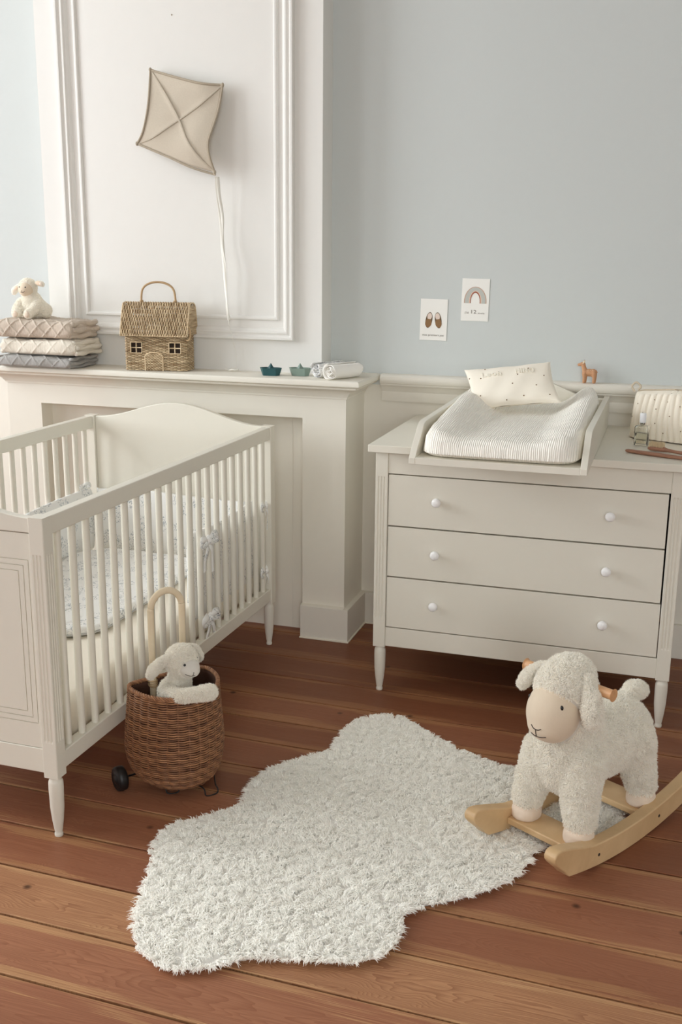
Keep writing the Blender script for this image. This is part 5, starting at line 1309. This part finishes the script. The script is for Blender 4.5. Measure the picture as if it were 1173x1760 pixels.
def keep_l(P): P = P + lo_; return (P[:, 2] > 0.19) & ~(((P - mz_c) / [0.030, 0.030, 0.026]) ** 2).sum(1).__lt__(1)
lamb_b = obj('fleece_body', furry(V - lo_, F, 42000, 0.0068, 0.0009, lean=0.9, droop=0.2, keep=keep_l, clump=70), M_fleece, lb)
def snap(Vs, p, outw=0.0):
    p = np.array(p, float); j = np.argsort(((Vs - p) ** 2).sum(1))[:3]; return Vs[j].mean(0)
def eye_on(Vs, p, r, par, cen):
    q = snap(Vs, np.array(p)); d = q - np.array(cen); d /= np.linalg.norm(d); return obj('eye', ellipsoid(q + d * r * .4, (r, r, r), nu=12, nv=8), M_eye, par)
hc = np.array([-1.170, 2.378, 0.375]) - lo_
eye_on(FV2, np.array([-1.160, 2.342, 0.387]) - lo_, 0.0036, lamb_b, hc); eye_on(FV2, np.array([-1.140, 2.398, 0.387]) - lo_, 0.0036, lamb_b, hc)
def st2(pts, Vs, cen, r, par, nm):
    q = []
    for p in catmull(pts, 5): s__ = snap(Vs, p); d = s__ - cen; q.append(s__ + d / np.linalg.norm(d) * r * 0.6)
    q = np.array(q); q = np.array([q[max(0, i-2):i+3].mean(0) for i in range(len(q))]); obj(nm, sweep(q, r, 6), M_thread, par)
muz = np.array([-1.150, 2.368, 0.365]) - lo_
st2(np.array([(-1.158, 2.338, 0.357), (-1.148, 2.338, 0.350), (-1.135, 2.342, 0.349), (-1.126, 2.350, 0.354)]) - lo_, FV2, muz, 0.0008, lamb_b, 'mouth_stitch')
st2(np.array([(-1.134, 2.343, 0.350), (-1.131, 2.345, 0.360), (-1.130, 2.346, 0.368)]) - lo_, FV2, muz, 0.0008, lamb_b, 'nose_stitch')
g = G(); limb([(-1.208, 2.356, 0.396, 0.009), (-1.228, 2.346, 0.380, 0.0125), (-1.248, 2.344, 0.358, 0.0145), (-1.258, 2.344, 0.342, 0.0105)], g, 6); V, F = fuse(g, 0.003, 4, 0.5)
obj('ear', furry(V - lo_, F, 6000, 0.005, 0.0008, clump=70), M_fleece, lb)
g = G(); limb([(-1.182, 2.425, 0.400, 0.010), (-1.176, 2.448, 0.385, 0.014), (-1.172, 2.462, 0.362, 0.013)], g, 6); V, F = fuse(g, 0.003, 4, 0.5)
obj('ear', furry(V - lo_, F, 5000, 0.005, 0.0008, clump=70), M_fleece, lb)

# ------------------------------------------------------------------ wicker house bag on the shelf
HB = (-1.860, 3.602, MZ + 0.0004); hb_t = thing('wicker_house_bag', 'small pale wicker bag shaped like a house with two windows, door and top handle', 'basket', HB, math.radians(9))
HW, HD, HH = 0.121, 0.098, 0.136
def wstrand(P, N, g, r1=0.0016, r2=0.0021, closed=False, tint=None):
    t_ = np.repeat(0.25 + 0.5 * random.random() + 0.25 * np.sin(np.arange(len(P)) * 0.21 + random.random() * 6), 5); sweep(P, N=N, ru=r1, rv=r2, sides=5, closed=closed, g=g, tint=t_, caps=not closed)
def house_ring(n=240, rr=0.012, ins=0.0):
    pts = []
    hx, hy = HW - ins, HD / 2 - ins
    for cxn, cyn, a0 in ((1, 1, 0), (-1, 1, PI/2), (-1, -1, PI), (1, -1, 1.5*PI)):
        for q in np.linspace(0, PI/2, 8): pts.append((cxn*(hx-rr) + rr*math.cos(a0+q), HD/2 + cyn*(hy-rr) + rr*math.sin(a0+q), 0))
    pts.append(pts[0]); P = resamp(np.array(pts, float), n + 1)[:-1]
    T_ = np.roll(P, -1, 0) - np.roll(P, 1, 0); N_ = np.stack([T_[:, 1], -T_[:, 0], np.zeros(n)], 1); N_ /= np.linalg.norm(N_, axis=1)[:, None]; return P, N_
WIN = [(-.097, -.053, .066, .107), (.053, .099, .066, .107)]
P0, N0 = house_ring(); per = 48; a_ = np.arange(240) / 240 * 2 * PI
g = G()
for k, z in enumerate(np.arange(0.004, HH, 0.0048)):
    off = 0.0021 * np.cos(a_ * per / 2 + (k % 2) * PI); P_ = P0 + N0 * off[:, None]; P_[:, 2] = z + 0.0004 * np.sin(a_ * 7 + k)
    cut = np.zeros(240, bool)
    for x0, x1, z0, z1 in WIN: cut |= (P0[:, 0] > x0) & (P0[:, 0] < x1) & (P0[:, 1] < 0.003) & (z > z0) & (z < z1)
    if not cut.any(): wstrand(P_, N0, g, closed=True)
    else:
        st0 = int(np.argmax(cut)); ordr = (np.arange(240) + st0) % 240; run = []
        for i in list(ordr) + [ordr[0]]:
            if cut[i]:
                if len(run) > 2: wstrand(P_[run], N0[run], g)
                run = []
            else: run.append(i)
        if len(run) > 2: wstrand(P_[run], N0[run], g)
hwall = obj('woven_wall', g, M_wickh, hb_t)
g = G()
for i in range(per):
    j = int(i * 240 / per); p = P0[j]
    segs = [(0.0, HH)]
    for x0, x1, z0, z1 in WIN:
        if x0 < p[0] < x1 and p[1] < 0.003: segs = [(0, z0), (z1, HH)]
    for z0, z1 in segs: sweep(np.array([(p[0], p[1], z0), (p[0], p[1], (z0+z1)/2), (p[0], p[1], z1)]), 0.0011, 5, g=g, tint=0.3)
obj('stakes', g, M_wickh, hb_t)
M_int = plain('dark_basket_inside', srgb(58, 44, 34), 0.9)
obj('inner_box', box(-HW + .006, HW - .006, 0.006, HD - .006, 0.002, HH - .002), M_int, hb_t, smooth=False)  # dark solid box filling the inside of the house bag
for x0, x1, z0, z1 in WIN:
    g = G(); c_ = [(x0, z0), (x1, z0), (x1, z1), (x0, z1)]
    sweep(np.array([(x, -.0022, z) for x, z in resamp(np.array([(a, b, 0) for a, b in c_ + c_[:1]]), 41)[:-1][:, :2]]), 0.0022, 6, closed=True, g=g, tint=0.7)
    xm, zm = (x0 + x1) / 2, (z0 + z1) / 2
    sweep(np.array([(xm, -.002, z0), (xm, -.0026, zm), (xm, -.002, z1)]), 0.0022, 6, g=g, tint=0.8); sweep(np.array([(x0, -.002, zm), (xm, -.0030, zm), (x1, -.002, zm)]), 0.0022, 6, g=g, tint=0.8)
    obj('window_frame', g, M_wickh, hb_t)
g = G(); dpts = [(-.041, -.003, .001), (-.041, -.003, .03), (-.041, -.003, .053)] + [(-.0065 - .0345 * math.cos(q), -.003, .053 + .016 * math.sin(q)) for q in np.linspace(.3, PI - .3, 8)] + [(.028, -.003, .053), (.028, -.003, .03), (.028, -.003, .001)]
sweep(catmull(dpts, 4), 0.0028, 8, g=g, tint=0.8); dm = obj('door_frame', g, M_wickh, hb_t)
g = G()
for k, z in enumerate(np.arange(.004, .066, .0048)):
    w_ = .032 if z < .054 else .032 * math.sqrt(max(0.05, 1 - ((z - .054) / .016) ** 2)); xx = np.linspace(-.0065 - w_, -.0065 + w_, 40); wstrand(np.stack([xx, -.0045 + .0012 * np.cos(xx * 520 + (k % 2) * PI), np.full(40, z)], 1), (0, -1, 0), g)
obj('door_panel', g, M_wickh, dm)
# roof lid: steep front slope, flat ridge, woven upwards
rprof = [(-.018, .132), (-.019, .138), (-.012, .162), (.000, .195), (.012, .226), (.020, .242), (.030, .250), (.055, .252), (.078, .249), (.092, .238), (.104, .20), (.112, .150), (.114, .128)]
rp = resamp(catmull([(0, y, z) for y, z in rprof], 5), 110); RW = 0.130
T_ = np.gradient(rp, axis=0); rn = np.stack([np.zeros(110), -T_[:, 2], T_[:, 1]], 1); rn /= np.linalg.norm(rn, axis=1)[:, None]
g = G(); s_ = np.linspace(0, 1, 110)
for k, x in enumerate(np.arange(-RW, RW + .001, 0.0049)):
    P_ = rp + rn * (0.0023 * np.cos(s_ * PI * 20 + (k % 2) * PI))[:, None]; P_[:, 0] = x + 0.0006 * np.sin(s_ * 30 + k); wstrand(P_, rn, g, 0.0015, 0.0020)
roof = obj('roof_lid', g, M_wickh, hb_t)
g = G()
for q in np.linspace(0, 1, 21):
    i = int(q * 109); sweep(np.array([(-RW, rp[i, 1], rp[i, 2]), (0, rp[i, 1], rp[i, 2]), (RW, rp[i, 1], rp[i, 2])]), 0.0012, 5, g=g, tint=0.25)
obj('roof_rods', g, M_wickh, roof)
g = G(); edge_ = [(x, rp[i, 1], rp[i, 2]) for x, i in ((-RW, 0), (RW, 0))]
for x in (-RW, RW): sweep(np.stack([np.full(110, x), rp[:, 1], rp[:, 2]], 1)[::3], 0.0030, 7, g=g, tint=0.7)
for i in (0, 109): sweep(np.array([(-RW, rp[i, 1], rp[i, 2]), (0, rp[i, 1], rp[i, 2]), (RW, rp[i, 1], rp[i, 2])]), 0.0030, 7, g=g, tint=0.7)
obj('roof_border', g, M_wickh, roof)
for sx in (-1, 1):
    g = G()
    for k, z in enumerate(np.arange(.136, .244, .0040)):
        y0_ = np.interp(z, [p[1] for p in rprof[:7]], [p[0] for p in rprof[:7]]); y1_ = np.interp(-z, [-p[1] for p in rprof[8:]], [p[0] for p in rprof[8:]]); yy = np.linspace(y0_, y1_, 26)
        wstrand(np.stack([sx * RW + .0012 * np.cos(yy * 420 + (k % 2) * PI), yy, np.full(26, z)], 1), (sx, 0, 0), g)
    obj('gable', g, M_wickh, roof)
hh = [(-.066, .050, .248), (-.067, .050, .262), (-.064, .050, .290)] + [(-.062 * math.cos(q), .050, .292 + .036 * math.sin(q)) for q in np.linspace(.35, PI - .35, 9)] + [(.064, .050, .290), (.067, .050, .262), (.066, .050, .248)]
hd = obj('handle', sweep(catmull(hh, 5), 0.0042, 12), M_rattan2, hb_t)
for x in (-.066, .066):
    g = G()
    for q in range(3):
        a = np.linspace(0, 2*PI, 14, endpoint=False); sweep(np.stack([x + .0062*np.cos(a), .050 + .0062*np.sin(a), .252 + q*.0032 + .001*np.sin(a)], 1), 0.0016, 5, closed=True, g=g, tint=.6)
    obj('handle_binding', g, M_rattan2, hd)
g = G(); sweep(catmull([(.132, -.004, .168), (.139, -.010, .152), (.139, -.012, .130), (.132, -.010, .118), (.122, -.006, .118)], 5), 0.003, 8, g=g); obj('side_clasp', g, M_rattan2, hb_t)

# ------------------------------------------------------------------ plush sheep sitting on the blankets
so = np.array([-2.400, 3.61, 1.1795])
ps = thing('plush_sheep', 'small ivory plush sheep with beige face sitting on top of the folded blankets', 'plush toy', tuple(so))
g = G()
ellipsoid((0.008, 0.012, 0.040), (0.056, 0.048, 0.040), g=g); ellipsoid((0.006, 0.004, 0.062), (0.042, 0.036, 0.042), g=g); limb([(0.002, 0.0, 0.082, 0.028), (-.002, -.004, 0.098, 0.027)], g, 4)
ellipsoid((-.004, -.002, 0.118), (0.036, 0.033, 0.035), g=g); ellipsoid((-.004, -.016, 0.112), (0.027, 0.025, 0.026), g=g)
for sx in (-1, 1): limb([(sx*.036, -.006, .060, .018), (sx*.038, -.034, .036, .018), (sx*.026 - .001, -.052, .0205, .0185)], g, 7)
ellipsoid((.056, .02, .030), (.020, .030, .026), g=g); ellipsoid((-.044, .02, .030), (.022, .030, .026), g=g)
V, F = fuse(g, 0.003, 5, 0.5); V[:, 2] = np.maximum(V[:, 2], 0.0)
def keep_s(P): return ~(((P - [-.004, -.022, .112]) / [.031, .028, .029]) ** 2).sum(1).__lt__(1)
psb = obj('fleece_body', furry(V, F, 26000, 0.0035, 0.0007, lean=0.8, droop=0.2, keep=keep_s, clump=90), M_fleece, ps)
g = G(); ellipsoid((-.004, -.0150, 0.112), (0.0305, 0.0290, 0.0295), g=g, nu=30, nv=20); ellipsoid((-.004, -.028, 0.106), (0.020, 0.016, 0.016), g=g, nu=20, nv=14); FVs, F = fuse(g, .0018, 5, .5)
psf = obj('face', G().add(FVs, F), M_face, ps)
for sx in (-1, 1):
    q = snap(FVs, (-.004 + sx*.0135, -.042, .121)); obj('eye', ellipsoid(q, (.0028, .002, .003), nu=12, nv=8), M_eye, psf)
cf = np.array([-.004, -.018, .110])
def st3(pts, nm, r=.0008): 
    q = []
    for p in catmull(pts, 5): s__ = snap(FVs, p); d = s__ - cf; q.append(s__ + d / np.linalg.norm(d) * r * 0.5)
    q = np.array(q); q = np.array([q[max(0, i-2):i+3].mean(0) for i in range(len(q))]); obj(nm, sweep(q, r, 6), M_thread, psf)
st3(np.array([(-.015, -.05, .101), (-.008, -.05, .0965), (-.002, -.05, .0965), (.005, -.05, .100), (.009, -.05, .106)]), 'mouth_stitch'); st3(np.array([(-.004, -.05, .0975), (-.0045, -.05, .103), (-.005, -.05, .109)]), 'nose_stitch')
for sx, pts in ((-1, [(-.034, 0, .128, .006), (-.050, -.004, .117, .010), (-.064, -.006, .105, .012), (-.066, -.006, .098, .009)]), (1, [(.026, 0, .132, .006), (.042, -.003, .136, .008), (.058, -.005, .133, .0095), (.063, -.005, .130, .007)])):
    g = G(); limb(pts, g, 6); V, F = fuse(g, .0018, 4, .5); e = obj('ear', furry(V, F, 2600, 0.003, 0.0006, clump=90, keep=lambda P: P[:, 1] > -.008), M_fleece, ps)
    p = np.array(pts[2][:3]) + [0, -.0088, 0]; p2 = np.array(pts[1][:3]) + [0, -.0072, 0]; c = (p + p2) / 2; d = p - p2
    ang = math.atan2(d[2], d[0]); g = ellipsoid((0, 0, 0), (.0155, .0028, .0078), nu=16, nv=10); obj('ear_lining', g, M_earin, e, loc=tuple(c + np.array([0, .0012, 0])), rot=(0, -ang, 0))
for sx in (-1, 1):
    q = np.array([sx*.026 - .001, -.0675, .0190]); obj('paw', ellipsoid(q, (.0130, .0065, .0125), nu=16, nv=10), M_hoof, ps)
